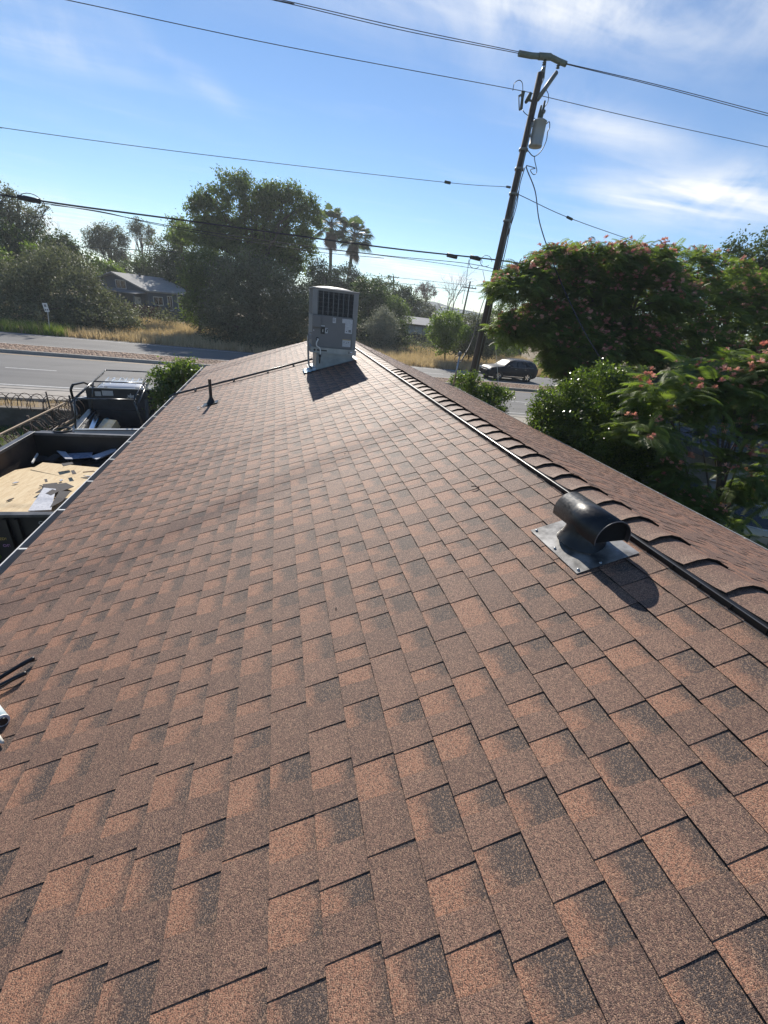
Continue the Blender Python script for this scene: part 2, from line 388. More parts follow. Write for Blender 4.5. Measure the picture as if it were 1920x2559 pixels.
# ---- shingles
def shingle_material():
    M = bpy.data.materials.new('asphalt_shingle'); M.use_nodes = True; t = NT(M.node_tree)
    tone = t.N('ShaderNodeAttribute', attribute_name='tone').outputs['Fac']; rec = t.N('ShaderNodeAttribute', attribute_name='rec').outputs['Fac']
    uu = t.N('ShaderNodeAttribute', attribute_name='uu').outputs['Fac']; vv = t.N('ShaderNodeAttribute', attribute_name='vv').outputs['Fac']
    pos = t.N('ShaderNodeTexCoord').outputs['Object']
    soft = t.N('ShaderNodeTexNoise', ins={'Vector': pos, 'Scale': 22.0, 'Detail': 4.0, 'Roughness': .7}).outputs[0]
    big = t.N('ShaderNodeTexNoise', ins={'Vector': pos, 'Scale': 1.1, 'Detail': 3.0}).outputs[0]
    softc = t.math('MULTIPLY', t.math('SUBTRACT', soft, .5), .9)
    # printed granule blends: recessed cells run from orange (butt) to charcoal (top); tabs are an even brown mix
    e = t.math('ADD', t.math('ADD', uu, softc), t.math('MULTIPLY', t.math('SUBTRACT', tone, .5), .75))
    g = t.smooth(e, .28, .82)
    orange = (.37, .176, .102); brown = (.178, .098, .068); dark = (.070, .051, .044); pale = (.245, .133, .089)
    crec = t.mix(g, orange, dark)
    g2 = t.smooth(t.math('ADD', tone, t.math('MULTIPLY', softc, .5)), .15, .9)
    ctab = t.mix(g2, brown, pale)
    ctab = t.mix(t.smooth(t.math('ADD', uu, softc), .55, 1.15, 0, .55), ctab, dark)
    colr = t.mix(rec, ctab, crec)
    colr = t.mix(t.smooth(big, .35, .7, 0, .25), colr, (.165, .105, .080))
    # granules
    vo = t.N('ShaderNodeTexVoronoi', ins={'Vector': pos, 'Scale': 430.0}); gs = t.N('ShaderNodeSeparateColor', ins={0: vo.outputs['Color']})
    r1, r2 = gs.outputs[0], gs.outputs[1]
    colr = t.mix(t.smooth(r1, .50, .62), colr, t.mix(.75, colr, (.045, .028, .022)))
    colr = t.mix(t.smooth(r2, .74, .80, 0, .8), colr, t.mix(.5, colr, (.66, .41, .25)))
    colr = t.mix(t.smooth(uu, 1.15, 1.45), colr, (.010, .0085, .008))  # butt edges: black bitumen, darkened further to paint in their deep shade
    hgt = t.math('ADD', t.math('MULTIPLY', vo.outputs['Distance'], -1.0), t.math('MULTIPLY', r1, .5))
    bmp = t.N('ShaderNodeBump', ins={'Strength': .55, 'Distance': .0022, 'Height': hgt})
    p = t.N('ShaderNodeBsdfPrincipled', ins={'Base Color': colr, 'Roughness': .63, 'Specular IOR Level': .42, 'Normal': bmp.outputs[0]})
    t.N('ShaderNodeOutputMaterial', ins={'Surface': p.outputs[0]})
    return M
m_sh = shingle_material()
m_edge = mat('shingle_edge', (.03, .025, .023), .9)

class Sh:
    """collects quads with the print attributes"""
    def __init__(s): s.V = []; s.F = []; s.t = []; s.r = []; s.u = []; s.w = []
    def quad(s, P, tone, rec, us):
        n = len(s.V); s.V += P; s.F.append((n, n+1, n+2, n+3)); s.t += [tone]*4; s.r += [rec]*4; s.u += us; s.w += [0, 0, 1, 1]
    def build(s, name, parent, **p):
        return npmesh(name, s.V, s.F, m_sh, parent, attrs=dict(tone=('POINT', s.t), rec=('POINT', s.r), uu=('POINT', s.u), vv=('POINT', s.w)), **p)
def tab(S, side, u0, u1, ya, yb, tone):
    """raised tab from the up-slope line u0 to its butt u1, from ya to yb"""
    sl = .004; h1, h0, hb = .0080, .0038, .0012
    t0 = [rp(side, u0, ya+sl, h0), rp(side, u1, ya, h1), rp(side, u1, yb, h1), rp(side, u0, yb-sl, h0)]
    b0 = [rp(side, u0, ya+sl, 0), rp(side, u1, ya, hb), rp(side, u1, yb, hb), rp(side, u0, yb-sl, 0)]
    S.quad(t0, tone, 0, [1, 0, 0, 1])
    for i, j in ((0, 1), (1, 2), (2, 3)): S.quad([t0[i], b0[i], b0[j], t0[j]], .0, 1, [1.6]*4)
# tab ends read off the photograph close to the camera: course -> distances of the dark cross lines
KNOWN = {10: [.345, .49, .70], 9: [.29, .513, .66], 8: [.356, .62], 13: [.385, .58, .75], 14: [.444, .715], 15: [.445, .69], 16: [.54, .81], 17: [.575, .843], 18: [.64, .867], 19: [.84, 1.07], 12: [.555, .752]}
PER = [.147, .21, .264, .2, .17, .235]
SEQ = [(.147, .07), (.21, .085), (.264, .16), (.2, .07), (.165, .06)]   # one 985 mm shingle: pitch of each tooth and its recess
def courses(side, U):
    out = []
    n = 0
    while U0+(n-1)*EXPO < U:
        u1 = min(U0+n*EXPO, U+.012); u0 = max(0.0, U0+(n-1)*EXPO)
        kn = KNOWN.get(n, []) if side < 0 else []
        lines = list(kn)
        y = kn[-1] if kn else Y0R+((n*.232) % .985)
        q = (n*2) % 5
        while y < Y1R:
            p_ = SEQ[q % 5][0]*rnd.choice([1, 1, 1, .82, 1.2]); q += 1; y += p_; lines.append(y)
        if kn:
            y = kn[0]
            while y > Y0R: y -= rnd.choice(PER); lines.insert(0, y)
        out.append((n, u0, u1, lines)); n += 1
    return out
cnt_all = []
for side, U in ((-1, U_L), (1, U_R)):
    rest = Sh(); tabs = []
    for n, u0, u1, lines in courses(side, U):
        C = Sh(); prev = Y0R
        cl_ = [Y0R]+[l for l in lines if Y0R < l < Y1R]+[Y1R]
        for i in range(len(cl_)-1):
            ya, yb = cl_[i], cl_[i+1]                 # a raised tab begins at ya (dark near edge), its recess ends at yb
            d = yb-ya; tl = d*rnd.uniform(.42, .62)
            if rnd.random() < .08: tl = d*.97
            tn = rnd.random(); yt = ya+tl
            if side < 0 and ya < 9 or side > 0 and ya < 6: tabs.append((u0, u1, ya, yt, tn))
            else: tab(rest, side, u0, u1, ya, yt, tn)
            C.quad([rp(side, u0, ya, .0005), rp(side, u1, ya, .0062), rp(side, u1, yb, .0062), rp(side, u0, yb, .0005)], rnd.random(), 1, [1, 0, 0, 1])
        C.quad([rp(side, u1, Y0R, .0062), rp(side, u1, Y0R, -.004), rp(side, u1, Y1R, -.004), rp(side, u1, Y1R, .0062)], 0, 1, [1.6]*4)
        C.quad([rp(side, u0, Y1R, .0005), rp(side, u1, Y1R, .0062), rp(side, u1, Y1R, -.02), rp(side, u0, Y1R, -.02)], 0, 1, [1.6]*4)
        C.build('shingle_course', roof)
    # the tabs that show largest are pieces of their own
    def vis(tb):
        u0, u1, ya, yb, tn = tb; p = np.array(rp(side, (u0+u1)/2, (ya+yb)/2, 0))-np.array([0, 0, CAMZ]); c = RW.T @ p
        if c[2] <= .2: return 0
        X, Yp = 960+FPX*c[0]/c[2], 1279.5+FPX*c[1]/c[2]
        if not (-60 < X < 1980 and -60 < Yp < 2620): return 0
        return 1/(p @ p)
    lim = 260 if side < 0 else 40
    tabs.sort(key=lambda tb: -vis(tb))
    for k_, tb in enumerate(tabs):
        if k_ < lim and vis(tb) > 0:
            S1 = Sh(); tab(S1, side, *tb); S1.build('shingle', roof)
        else: tab(rest, side, *tb)
    rest.build('shingles', roof, kind='stuff')
# ---- ridge vent and ridge caps
rv = MB()
rv.prism([(XR-.1425, ZR-.0475+.002), (XR-.1425, 3.696), (XR-.136, 3.700), (XR-.06, 3.716), (XR, 3.722), (XR+.06, 3.708), (XR+.145, 3.676), (XR+.145, ZR-.0479+.002)], 'y', Y0R, 10.9).build('ridge_vent', black_plastic, roof)
lp = MB()  # thin grey strips that paint the highlight along the vent's edge
lp.box(XR-.1455, XR-.1425, Y0R, 10.9, 3.697, 3.7000); lp.box(XR-.158, XR-.1555, Y0R, 10.9, ZR-.158*SL+.008, ZR-.158*SL+.0105)
lp.build('vent_edge_highlight', mat('edge_highlight_grey', (.16, .16, .16), .35), roof)
nl = MB()
for i in range(90):
    a = rp(-1, .151, -2+i*.14, .014); nl.box(a[0]-.003, a[0]+.001, a[1], a[1]+.004, a[2]-.011, a[2]+.012)
nl.build('vent_rib', black_plastic, roof)
y = -2.884
CAPP = ((-.124, 3.703, .015), (-.066, 3.7215, .020), (0, 3.7290, .021), (.066, 3.7145, .019), (.158, 3.6765, .011))
while y < Y1R-.1:
    far = y > 6.75; k_ = 1 if not far else .35; lowr = 0 if y < 10.75 else -.020; EX = .204
    S1 = Sh(); tn = rnd.uniform(.05, .45); jy = [rnd.uniform(-.003, .003) for _ in CAPP]; li = rnd.uniform(.72, .95)*k_
    for yy0, yy1, f0, f1 in ((0, .045, 1.0, .42), (.045, .12, .42, .10), (.12, EX+.012, .10, -.04)):
        for i in range(4):
            (xa, za, la), (xb, zb, lb_) = CAPP[i], CAPP[i+1]
            ja, jb = (jy[i], jy[i+1]) if yy0 == 0 else (0, 0)
            S1.quad([(XR+xa, y+yy0+ja, za+lowr+la*f0*li), (XR+xb, y+yy0+jb, zb+lowr+lb_*f0*li), (XR+xb, y+yy1, zb+lowr+lb_*f1*li), (XR+xa, y+yy1, za+lowr+la*f1*li)], tn, 0, [.45]*4)
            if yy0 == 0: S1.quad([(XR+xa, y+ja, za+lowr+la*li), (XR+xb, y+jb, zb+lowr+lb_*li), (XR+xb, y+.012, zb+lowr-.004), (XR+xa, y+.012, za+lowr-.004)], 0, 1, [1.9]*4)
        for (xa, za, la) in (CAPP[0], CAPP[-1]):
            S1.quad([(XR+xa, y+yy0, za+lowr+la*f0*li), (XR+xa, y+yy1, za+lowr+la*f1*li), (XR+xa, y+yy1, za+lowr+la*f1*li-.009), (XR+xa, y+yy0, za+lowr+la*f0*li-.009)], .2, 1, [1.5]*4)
    S1.build('ridge_cap', roof)
    y += EX
# scraps of shingle and dirt lying on the slope
db = MB()
for i in range(22):
    u, yy = rnd.uniform(.2, 4), rnd.uniform(.3, 11); s_ = rnd.uniform(.002, .004); p = rp(-1, u, yy, .012)
    db.box(p[0]-s_, p[0]+s_, p[1]-s_*1.5, p[1]+s_, p[2]-.003, p[2]+.002)
db.build('roof_debris', mat('debris', (.05, .045, .04), .9), fix=False, kind='stuff', label='specks of roofing debris scattered over the left slope', category='debris')
p = rp(-1, (XR-1.33)*KL, 2.43, .012)
MB().tube([(p[0]-.02, p[1]+.01, p[2]+.005), (p[0], p[1], p[2]+.012), (p[0]+.03, p[1]-.012, p[2]+.004)], .004, 5).build('nail', black_metal, label='bent dark nail lying on the shingles midway to the ridge', category='nail')

# ================================================================== ON THE ROOF
def roofz(x): return ZR-SL*abs(x-XR)
# ---- packaged air conditioner on its curb
HX0, HX1, HY0, HY1, HZ0, HZ1 = .64, 1.485, 8.6, 9.62, 3.78, 4.79
hv = root('air_conditioner', (1.06, 9.1, 3.45), 'big grey packaged air conditioner standing on its metal curb on the roof ridge', 'air conditioner')
m_hv = mat('hvac_paint', (.27, .27, .26), .5, c2=(.22, .22, .215), scale=3, amt=.6)
m_hv2 = mat('hvac_panel', (.20, .195, .19), .5, c2=(.17, .165, .16), scale=2, amt=.6)
m_zinc = mat('zinc_sheet', (.40, .41, .41), .42, c2=(.27, .29, .29), scale=7, amt=.8, metal=.7)
# curb follows the slopes at the bottom
cx0, cx1, cy0, cy1 = .74, 1.455, 8.66, 9.56
MB().prism([(cx0, roofz(cx0)-.02), (cx1, roofz(cx1)-.02), (cx1, 3.685), (cx0, 3.685)], 'y', cy0, cy1).build('curb', m_zinc, hv)
fl = MB()
fl.prism([(cx0-.0, roofz(cx0)+.013), (cx1, roofz(cx1)+.013), (cx1, roofz(cx1)+.017), (cx0, roofz(cx0)+.017)], 'y', cy0-.07, cy0-.002)
fl.prism([(cx1+.002, roofz(cx1)+.014), (cx1+.09, roofz(cx1+.09)+.014), (cx1+.09, roofz(cx1+.09)+.018), (cx1+.002, roofz(cx1)+.018)], 'y', cy0-.05, cy1)
fl.prism([(cx0-.12, roofz(cx0-.12)+.014), (cx0-.002, roofz(cx0)+.014), (cx0-.002, roofz(cx0)+.018), (cx0-.12, roofz(cx0-.12)+.018)], 'y', cy0-.05, cy1)
fl.build('flashing', m_zinc, hv)
sm = MB()
sm.prism([(cx0+.15, roofz(cx0+.15)+.12), (cx1-.02, roofz(cx1)+.13), (cx1-.02, roofz(cx1)+.136), (cx0+.15, roofz(cx0+.15)+.126)], 'y', cy0-.006, cy0-.002)
sm.build('curb_seam', steel, hv)
# base rail with its lifting slots
br = MB().box(HX0-.02, HX1+.02, HY0-.02, HY1+.02, 3.688, 3.765)
br.box(HX0-.025, HX1+.025, HY0-.025, HY1+.025, 3.765, 3.779); br.box(HX0-.028, HX1+.028, HY0-.028, HY1+.028, 3.68, 3.6895)
br = br.build('base_rail', m_zinc, hv)
sl_ = MB().box(HX0+.10, HX0+.29, HY0-.026, HY0-.0205, 3.715, 3.74); sl_.box(HX1-.13, HX1-.115, HY0-.026, HY0-.0205, 3.705, 3.75)
sl_.build('slot', black_metal, hv)
MB().lathe([(.001, 0), (.021, 0), (.021, .006)], (HX0+.055, HY0-.021, 3.727), 16, Matrix.Rotation(R(90), 3, 'X')).build('drain_hole', black_metal, hv)
MB().lathe([(.001, .004), (.018, .003), (.02, 0)], (HX1-.075, HY0-.021, 3.727), 12, Matrix.Rotation(R(90), 3, 'X')).build('bolt', chrome, hv)
# cabinet: lower panel, corner posts, top
MB().box(HX0+.012, HX1-.012, HY0+.012, HY1-.01, HZ0, 4.345).build('cabinet', m_hv2, hv)
MB().box(HX0+.004, HX1-.07, HY0, HY0+.011, HZ0+.015, 4.335).build('access_panel', m_hv2, hv, bevel=.003)
cp = MB()
for x0, x1, y0, y1 in ((HX0, HX0+.085, HY0, HY0+.10), (HX1-.085, HX1, HY0, HY0+.10), (HX0, HX0+.085, HY1-.10, HY1), (HX1-.085, HX1, HY1-.1, HY1)):
    MB().box(x0, x1, y0, y1, 4.348 if x0 == HX0 and y0 == HY0 else HZ0, HZ1-.018).build('corner_post', m_hv, hv, bevel=.004)
MB().box(HX0+.085, HX1-.085, HY0+.003, HY0+.02, 4.745, HZ1-.018).build('header', m_hv, hv)
MB().box(HX0+.02, HX1-.02, HY0+.06, HY1-.06, 4.347, 4.76).build('coil', mat('coil_dark', (.035, .038, .045), .5, scale=80, amt=.5, metal=.3), hv)
for i in range(8):
    x = HX0+.09+i*(.66/7)
    MB().box(x, x+.011, HY0+.006, HY0+.02, 4.352, 4.744).build('grille_bar', m_hv, hv)
gl = MB()
for i in range(5): gl.box(HX0+.09, HX1-.09, HY0+.021, HY0+.026, 4.41+i*.075, 4.414+i*.075)
for i in range(60): gl.box(HX0+.10+i*.0108, HX0+.1015+i*.0108, HY0+.03, HY0+.058, 4.35, 4.745)
for s_ in (HX0-.0, HX1-.006):
    for i in range(9): gl.box(s_, s_+.006, HY0+.14+i*.095, HY0+.152+i*.095, 4.35, 4.76)
gl.build('grille_wire', m_hv, hv)
for i in range(22):
    z = 4.365+i*.018
    MB().box(HX0+.002, HX0+.010, HY0+.105, HY1-.105, z, z+.009).build('louver', m_hv, hv)
tp = MB().box(HX0-.012, HX1+.012, HY0-.012, HY1+.012, HZ1-.022, HZ1+.003)
tp.build('top_cover', m_hv, hv, bevel=.006)
MB().lathe([(.40, 0), (.39, .012), (.30, .028), (.16, .042), (.05, .046), (.001, .046)], ((HX0+HX1)/2, (HY0+HY1)/2+.02, HZ1+.003), 28).build('fan_guard', m_hv, hv)
sd_ = MB().box(HX0+.002, HX0+.011, HY0+.03, HY1-.03, HZ0+.02, 4.33); sd_.build('side_panel', m_hv, hv)
MB().box(HX0+.01, HX0+.155, HY0-.055, HY0-.0005, 4.13, 4.335).build('service_hood', m_hv2, hv, bevel=.006)
m_lab = mat('label_print', (.62, .63, .63), .5, c2=(.30, .31, .33), scale=140, amt=.55, detail=2, stretch=(.15, 1, 1))
m_lab2 = mat('label_black', (.02, .02, .02), .5); m_lab3 = mat('label_gold', (.55, .42, .22), .5)
fx = lambda v: HX0+v
y_ = HY0-.0015
for a, b, c, d in ((.38, .44, 4.23, 4.32), (.56, .76, 4.245, 4.32), (.62, .76, 4.07, 4.2449), (.585, .745, 3.83, 3.945), (.245, .293, 4.04, 4.13)):
    MB().box(fx(a), fx(b), y_, HY0-.0002, c, d).build('label', m_lab, hv)
MB().box(fx(.585), fx(.745), y_, HY0-.0002, 3.9455, 3.962).build('label', m_lab3, hv)
lb = MB()
for a, b, c, d in ((.69, .74, 4.115, 4.13), (.69, .74, 4.095, 4.108), (.645, .66, 4.1, 4.115), (.395, .401, 4.25, 4.31), (.415, .421, 4.25, 4.31), (.26, .28, 4.06, 4.09), (.268, .289, 4.09, 4.12), (.61, .622, 3.9, 3.917), (.655, .667, 3.89, 3.905), (.7, .712, 3.9, 3.917)):
    lb.box(fx(a), fx(b), y_-.001, y_-.0002, c, d)
lb.build('label_mark', m_lab2, hv)
MB().box(fx(.163), fx(.238), HY0-.012, HY0-.0005, 4.02, 4.145).build('breaker_window', black_metal, hv, bevel=.003)
MB().box(fx(.195), fx(.206), HY0-.02, HY0-.0125, 4.055, 4.10).build('switch', white_metal, hv)
MB().box(fx(.163), fx(.235), y_, HY0-.0002, 4.152, 4.17).build('label', m_lab, hv)
MB().lathe([(.001, .012), (.01, .01), (.011, 0)], (fx(.03), HY0-.0005, 4.07), 12, Matrix.Rotation(R(90), 3, 'X')).build('screw_cap', white_metal, hv)
MB().lathe([(.001, .001), (.028, .001), (.03, 0)], (fx(.105), HY0-.0005, 3.925), 16, Matrix.Rotation(R(90), 3, 'X')).build('pipe_hole', m_lab2, hv)
MB().tube(smoothpts([(fx(.105), HY0, 3.925), (fx(.115), HY0-.06, 3.92), (fx(.085), HY0-.075, 3.86), (fx(.095), HY0-.07, 3.80), (fx(.15), HY0-.06, 3.77), (fx(.165), HY0-.06, 3.70), (fx(.16), HY0-.05, 3.63)]), .012, 8).build('drain_pipe', white_metal, hv)
MB().tube([(fx(.16), HY0-.05, 3.64), (fx(.158), HY0-.05, 3.49)], [.014, .012], 8).tube([(fx(.16), HY0-.05, 3.655), (fx(.16), HY0-.05, 3.615)], .026, 8).build('pipe_end', black_metal, hv)
# conduits on the left side of the unit
for i, (dy, r_) in enumerate(((.12, .013), (.2, .018), (.34, .012))):
    MB().tube(smoothpts([(HX0, HY0+dy, 4.02-i*.06), (HX0-.05, HY0+dy, 4.0-i*.06), (HX0-.055, HY0+dy, 3.85), (HX0-.03, HY0+dy, roofz(HX0)+.12), (HX0+.03, HY0+dy+.02, roofz(HX0)+.05)]), r_, 8).build('conduit', steel if i else m_hv, hv)
# crumpled foil flashing tape at the curb corner
vv_ = []; ff = []; nx = 10; ny = 12
for j in range(ny+1):
    for i in range(nx+1):
        x = .50+.26*i/nx+rnd.uniform(-.006, .006); yy = 8.5+.5*j/ny+rnd.uniform(-.008, .008)+.3*(1-i/nx)*0
        vv_.append((x, yy, roofz(x)+.03+rnd.uniform(-.008, .012)))
ff = [(j*(nx+1)+i, j*(nx+1)+i+1, (j+1)*(nx+1)+i+1, (j+1)*(nx+1)+i) for j in range(ny) for i in range(nx)]
fm = mat('foil_membrane', (.62, .66, .66), .3, c2=(.12, .32, .42), scale=9, amt=.8, metal=.4)
o = npmesh('foil_tape', vv_, ff, fm); o['label'] = 'crumpled white and blue foil tape at the left foot of the air conditioner'; o['category'] = 'tape'
so = o.modifiers.new('s', 'SOLIDIFY'); so.thickness = .003

# ---- black gas pipe down the left slope
gp = root('gas_pipe', (-.7, 9.85, roofz(-.7)), 'thin black pipe running from the air conditioner down the left slope to the gutter', 'pipe')
h_ = .055; yp = 9.86
MB().tube([(HX0+.12, yp, roofz(HX0+.12)+h_), (-.8, yp, roofz(-.8)+h_-.004), (XE_L-.06, yp+.02, roofz(XE_L-.06)+h_)]+[(XE_L-.15, yp+.02, ZE_L-.02), (XE_L-.155, yp+.02, ZE_L-.6)], .021, 10).build('pipe', black_metal, gp)
for x in (-1.72, -.92, -.2, .35):
    MB().box(x-.018, x+.018, yp-.05, yp+.05, roofz(x)+.008, roofz(x)+h_-.018).build('pipe_block', mat('pipe_block_wood', (.14, .11, .09), .85), gp)
    MB().tube([(x, yp+.026*math.cos(a), roofz(x)+h_+.026*math.sin(a)) for a in np.linspace(-.3, math.pi+.3, 9)], .004, 4).box(x-.008, x+.008, yp-.062, yp-.026, roofz(x)+.035, roofz(x)+.045).build('pipe_clamp', steel, gp)
# ---- plumbing vent pipe
bx, by = -1.148, 7.98; bz = roofz(bx)
vp_ = root('vent_pipe', (bx, by, bz), 'slim black plumbing vent pipe standing on the left slope', 'pipe')
MB().tube([(bx, by, bz+.02), (bx, by, bz+.43)], .027, 14, cap=False).tube([(bx, by, bz+.4), (bx, by, bz+.425)], .0215, 14).build('pipe', black_metal, vp_)
tl = Matrix.Rotation(-math.atan(SL), 3, 'Y')
MB().lathe([(.085, .0), (.075, .02), (.045, .075), (.034, .10), (.030, .115)], (bx, by, bz+.01), 18).build('boot', black_plastic, vp_)
MB().box(-.13, .13, -.12, .12, .0, .004, rot=tl, at=(bx-.01, by, bz+.017)).build('flashing', black_metal, vp_)
pm_ = MB()
for i in range(16):
    x, y = bx-.17+rnd.uniform(-.09, .09), by-.05+rnd.uniform(-.16, .14); w_, h_ = rnd.uniform(.008, .025), rnd.uniform(.01, .04); zz = .0155
    pm_.add([(x-w_, y-h_, roofz(x-w_)+zz), (x+w_*.6, y-h_*.7, roofz(x+w_*.6)+zz), (x+w_, y+h_, roofz(x+w_)+zz), (x-w_*.7, y+h_*.5, roofz(x-w_*.7)+zz)], [(0, 1, 2, 3)])
pm_.build('sealant_smear', mat('smear_pale', (.42, .43, .44), .6), fix=False, label='pale sealant smears on the shingles left of the vent pipe foot', category='smear', kind='stuff')
# ---- tee roof vent with a half-drum hood
tx, ty = 1.553, 1.585; tz = roofz(tx)
tv = root('roof_vent', (tx, ty, tz), 'glossy black drum-hooded roof vent on a square metal flashing beside the ridge', 'roof vent')
m_dr = mat('drum_black', (.011, .011, .012), .4, c2=(.022, .022, .024), scale=14, amt=.8, spec=.45)
t = m_dr.node_tree; nt = NT.__new__(NT); nt.t = t; nt.n = t.nodes; nt.l = t.links
vo = nt.N('ShaderNodeTexNoise', ins={'Vector': nt.N('ShaderNodeTexCoord').outputs['Object'], 'Scale': 60.0, 'Detail': 6.0, 'Roughness': .8})
vo2 = nt.N('ShaderNodeTexNoise', ins={'Vector': nt.N('ShaderNodeTexCoord').outputs['Object'], 'Scale': 9.0, 'Detail': 2.0})
pb = [n for n in t.nodes if n.type == 'BSDF_PRINCIPLED'][0]; src = pb.inputs['Base Color'].links[0].from_socket
t.links.new(nt.mix(nt.math('MULTIPLY', nt.smooth(vo.outputs[0], .60, .72, 0, .6), nt.smooth(vo2.outputs[0], .5, .65)), src, (.35, .36, .38)), pb.inputs['Base Color'])
t.links.new(nt.smooth(vo.outputs[0], .4, .75, .30, .7), pb.inputs['Roughness'])
def slope_sheet(x0, x1, y0, y1, h): # corners on the slope
    return [(x0, y0, roofz(x0)+h*KL), (x1, y0, roofz(x1)+h*KL), (x1, y1, roofz(x1)+h*KL), (x0, y1, roofz(x0)+h*KL)]
A = slope_sheet(1.381, 1.70, 1.37, 1.79, .0108); B_ = [(p[0], p[1], p[2]+.0015) for p in A]
m_fl = mat('flashing_metal', (.07, .068, .066), .36, c2=(.50, .49, .47), scale=8, amt=.75, metal=.35, spec=.5)  # pale noise patches paint bright reflections into the sheet's colour
MB().add(A+B_, [(3, 2, 1, 0), (4, 5, 6, 7), (0, 1, 5, 4), (1, 2, 6, 5), (2, 3, 7, 6), (3, 0, 4, 7)]).build('flashing', m_fl, tv)
for x, yy in ((1.40, 1.39), (1.40, 1.585), (1.405, 1.77), (1.51, 1.385)):
    MB().lathe([(.001, .005), (.006, .004), (.0075, 0)], (x, yy, roofz(x)+.016), 8, tl).build('rivet', steel, tv)
MB().lathe([(.128, .0), (.122, .014), (.106, .045), (.098, .08), (.094, .13)], (tx, ty, tz+.0), 28).build('cone', m_dr, tv)
m_hole = mat('vent_dark', (.004, .004, .004), .9)
m_gry_rim = mat('rim_grey', (.10, .10, .11), .4)
# hood: about 200 degrees of a drum whose axis lies along the ridge
hc = (tx, 0, tz+.116); rr_ = .096; ya, yb = ty-.175, ty+.17; ns = 26
V = []; F = []
angs = np.linspace(R(-12), R(200), ns)
for r_ in (rr_, rr_-.003):
    for yy in (ya, yb):
        V += [(hc[0]+r_*math.cos(a), yy, hc[2]+r_*math.sin(a)) for a in angs]
for i in range(ns-1):
    F += [(i, i+1, ns+i+1, ns+i), (2*ns+i+1, 2*ns+i, 3*ns+i, 3*ns+i+1), (i+1, i, 2*ns+i, 2*ns+i+1), (ns+i, ns+i+1, 3*ns+i+1, 3*ns+i)]
MB().add(V, F, True).build('hood', m_dr, tv)
dq = [(hc[0]+(rr_-.004)*math.cos(a), hc[2]+(rr_-.004)*math.sin(a)) for a in angs]
MB().prism(dq, 'y', ya+.022, ya+.026).build('hood_mouth_shade', m_hole, tv)  # black disc added inside the hood so its shaded mouth reads dark
MB().tube([(hc[0]+rr_*math.cos(a), ya, hc[2]+rr_*math.sin(a)) for a in angs], .0022, 6).build('hood_rim', m_gry_rim, tv)

# ---- tools at the left edge of the picture
sx, sy = -1.40, 1.98
q = root('tin_snips', (sx, sy, roofz(sx)), 'tin snips with black handles lying on the shingles at the left edge', 'tin snips')
def slp(x, y, h): return (x, y, roofz(x)+h)
MB().tube(smoothpts([slp(-1.50, 1.85, .03), slp(-1.42, 1.90, .04), slp(-1.33, 1.97, .038), slp(-1.285, 2.005, .03)]), [.008]*8+[.011]*8+[.012]*8+[.009], 8).build('handle', black_plastic, q)
MB().tube(smoothpts([slp(-1.50, 1.83, .03), slp(-1.40, 1.84, .038), slp(-1.32, 1.875, .036), slp(-1.275, 1.90, .028)]), [.008]*8+[.011]*8+[.012]*8+[.009], 8).build('handle', black_plastic, q)
MB().lathe([(.001, .012), (.016, .01), (.016, -.01), (.001, -.012)], slp(-1.505, 1.84, .03), 12, tl).build('pivot', steel, q)
MB().prism([(0, -.012), (.09, -.002), (.1, .003), (.09, .014), (0, .016)], 'z', -.004, .004).xf(Matrix.Translation(slp(-1.51, 1.84, .03)) @ Matrix.Rotation(R(195), 4, 'Z')).build('blade', steel, q)
q = root('sealant_tube', (-1.24, 1.62, roofz(-1.24)), 'white and teal sealant tube with a black end lying at the left edge', 'tube')
a_, b_ = Vector(slp(-1.42, 1.80, .035)), Vector(slp(-1.235, 1.60, .035))
MB().tube([a_, b_], .027, 16).build('body', mat('tube_print', (.62, .78, .78), .35, c2=(.75, .76, .75), scale=22, amt=.9), q)
d_ = (b_-a_).normalized()
MB().tube([b_, b_+d_*.010], .0275, 16).build('end_rim', white_metal, q); MB().tube([b_+d_*.010, b_+d_*.022], .017, 12).build('end_cap', black_plastic, q)
q = root('caulk_nozzle', (-1.2, 1.5, roofz(-1.2)), 'cream tapered caulk nozzle beside the sealant tube', 'nozzle')
MB().tube([slp(-1.27, 1.555, .022), slp(-1.245, 1.545, .022), slp(-1.17, 1.475, .02)], [.019, .016, .006], 12).build('nozzle', mat('nozzle_cream', (.75, .72, .62), .4), q)
MB().tube([slp(-1.31, 1.57, .022), slp(-1.27, 1.555, .022)], .024, 12).build('collar', black_plastic, q)
q = root('caulk_gun', (-1.3, 1.42, roofz(-1.3)), 'grey caulk gun barrel lowest of the tools at the left edge', 'caulk gun')
MB().tube([slp(-1.36, 1.49, .03), slp(-1.205, 1.40, .028)], [.03, .03], 14).build('barrel', mat('gun_grey', (.38, .36, .36), .45, scale=30, amt=.6), q)
MB().tube([slp(-1.207, 1.40, .028), slp(-1.19, 1.39, .027)], [.03, .018], 14).build('cone', steel, q)

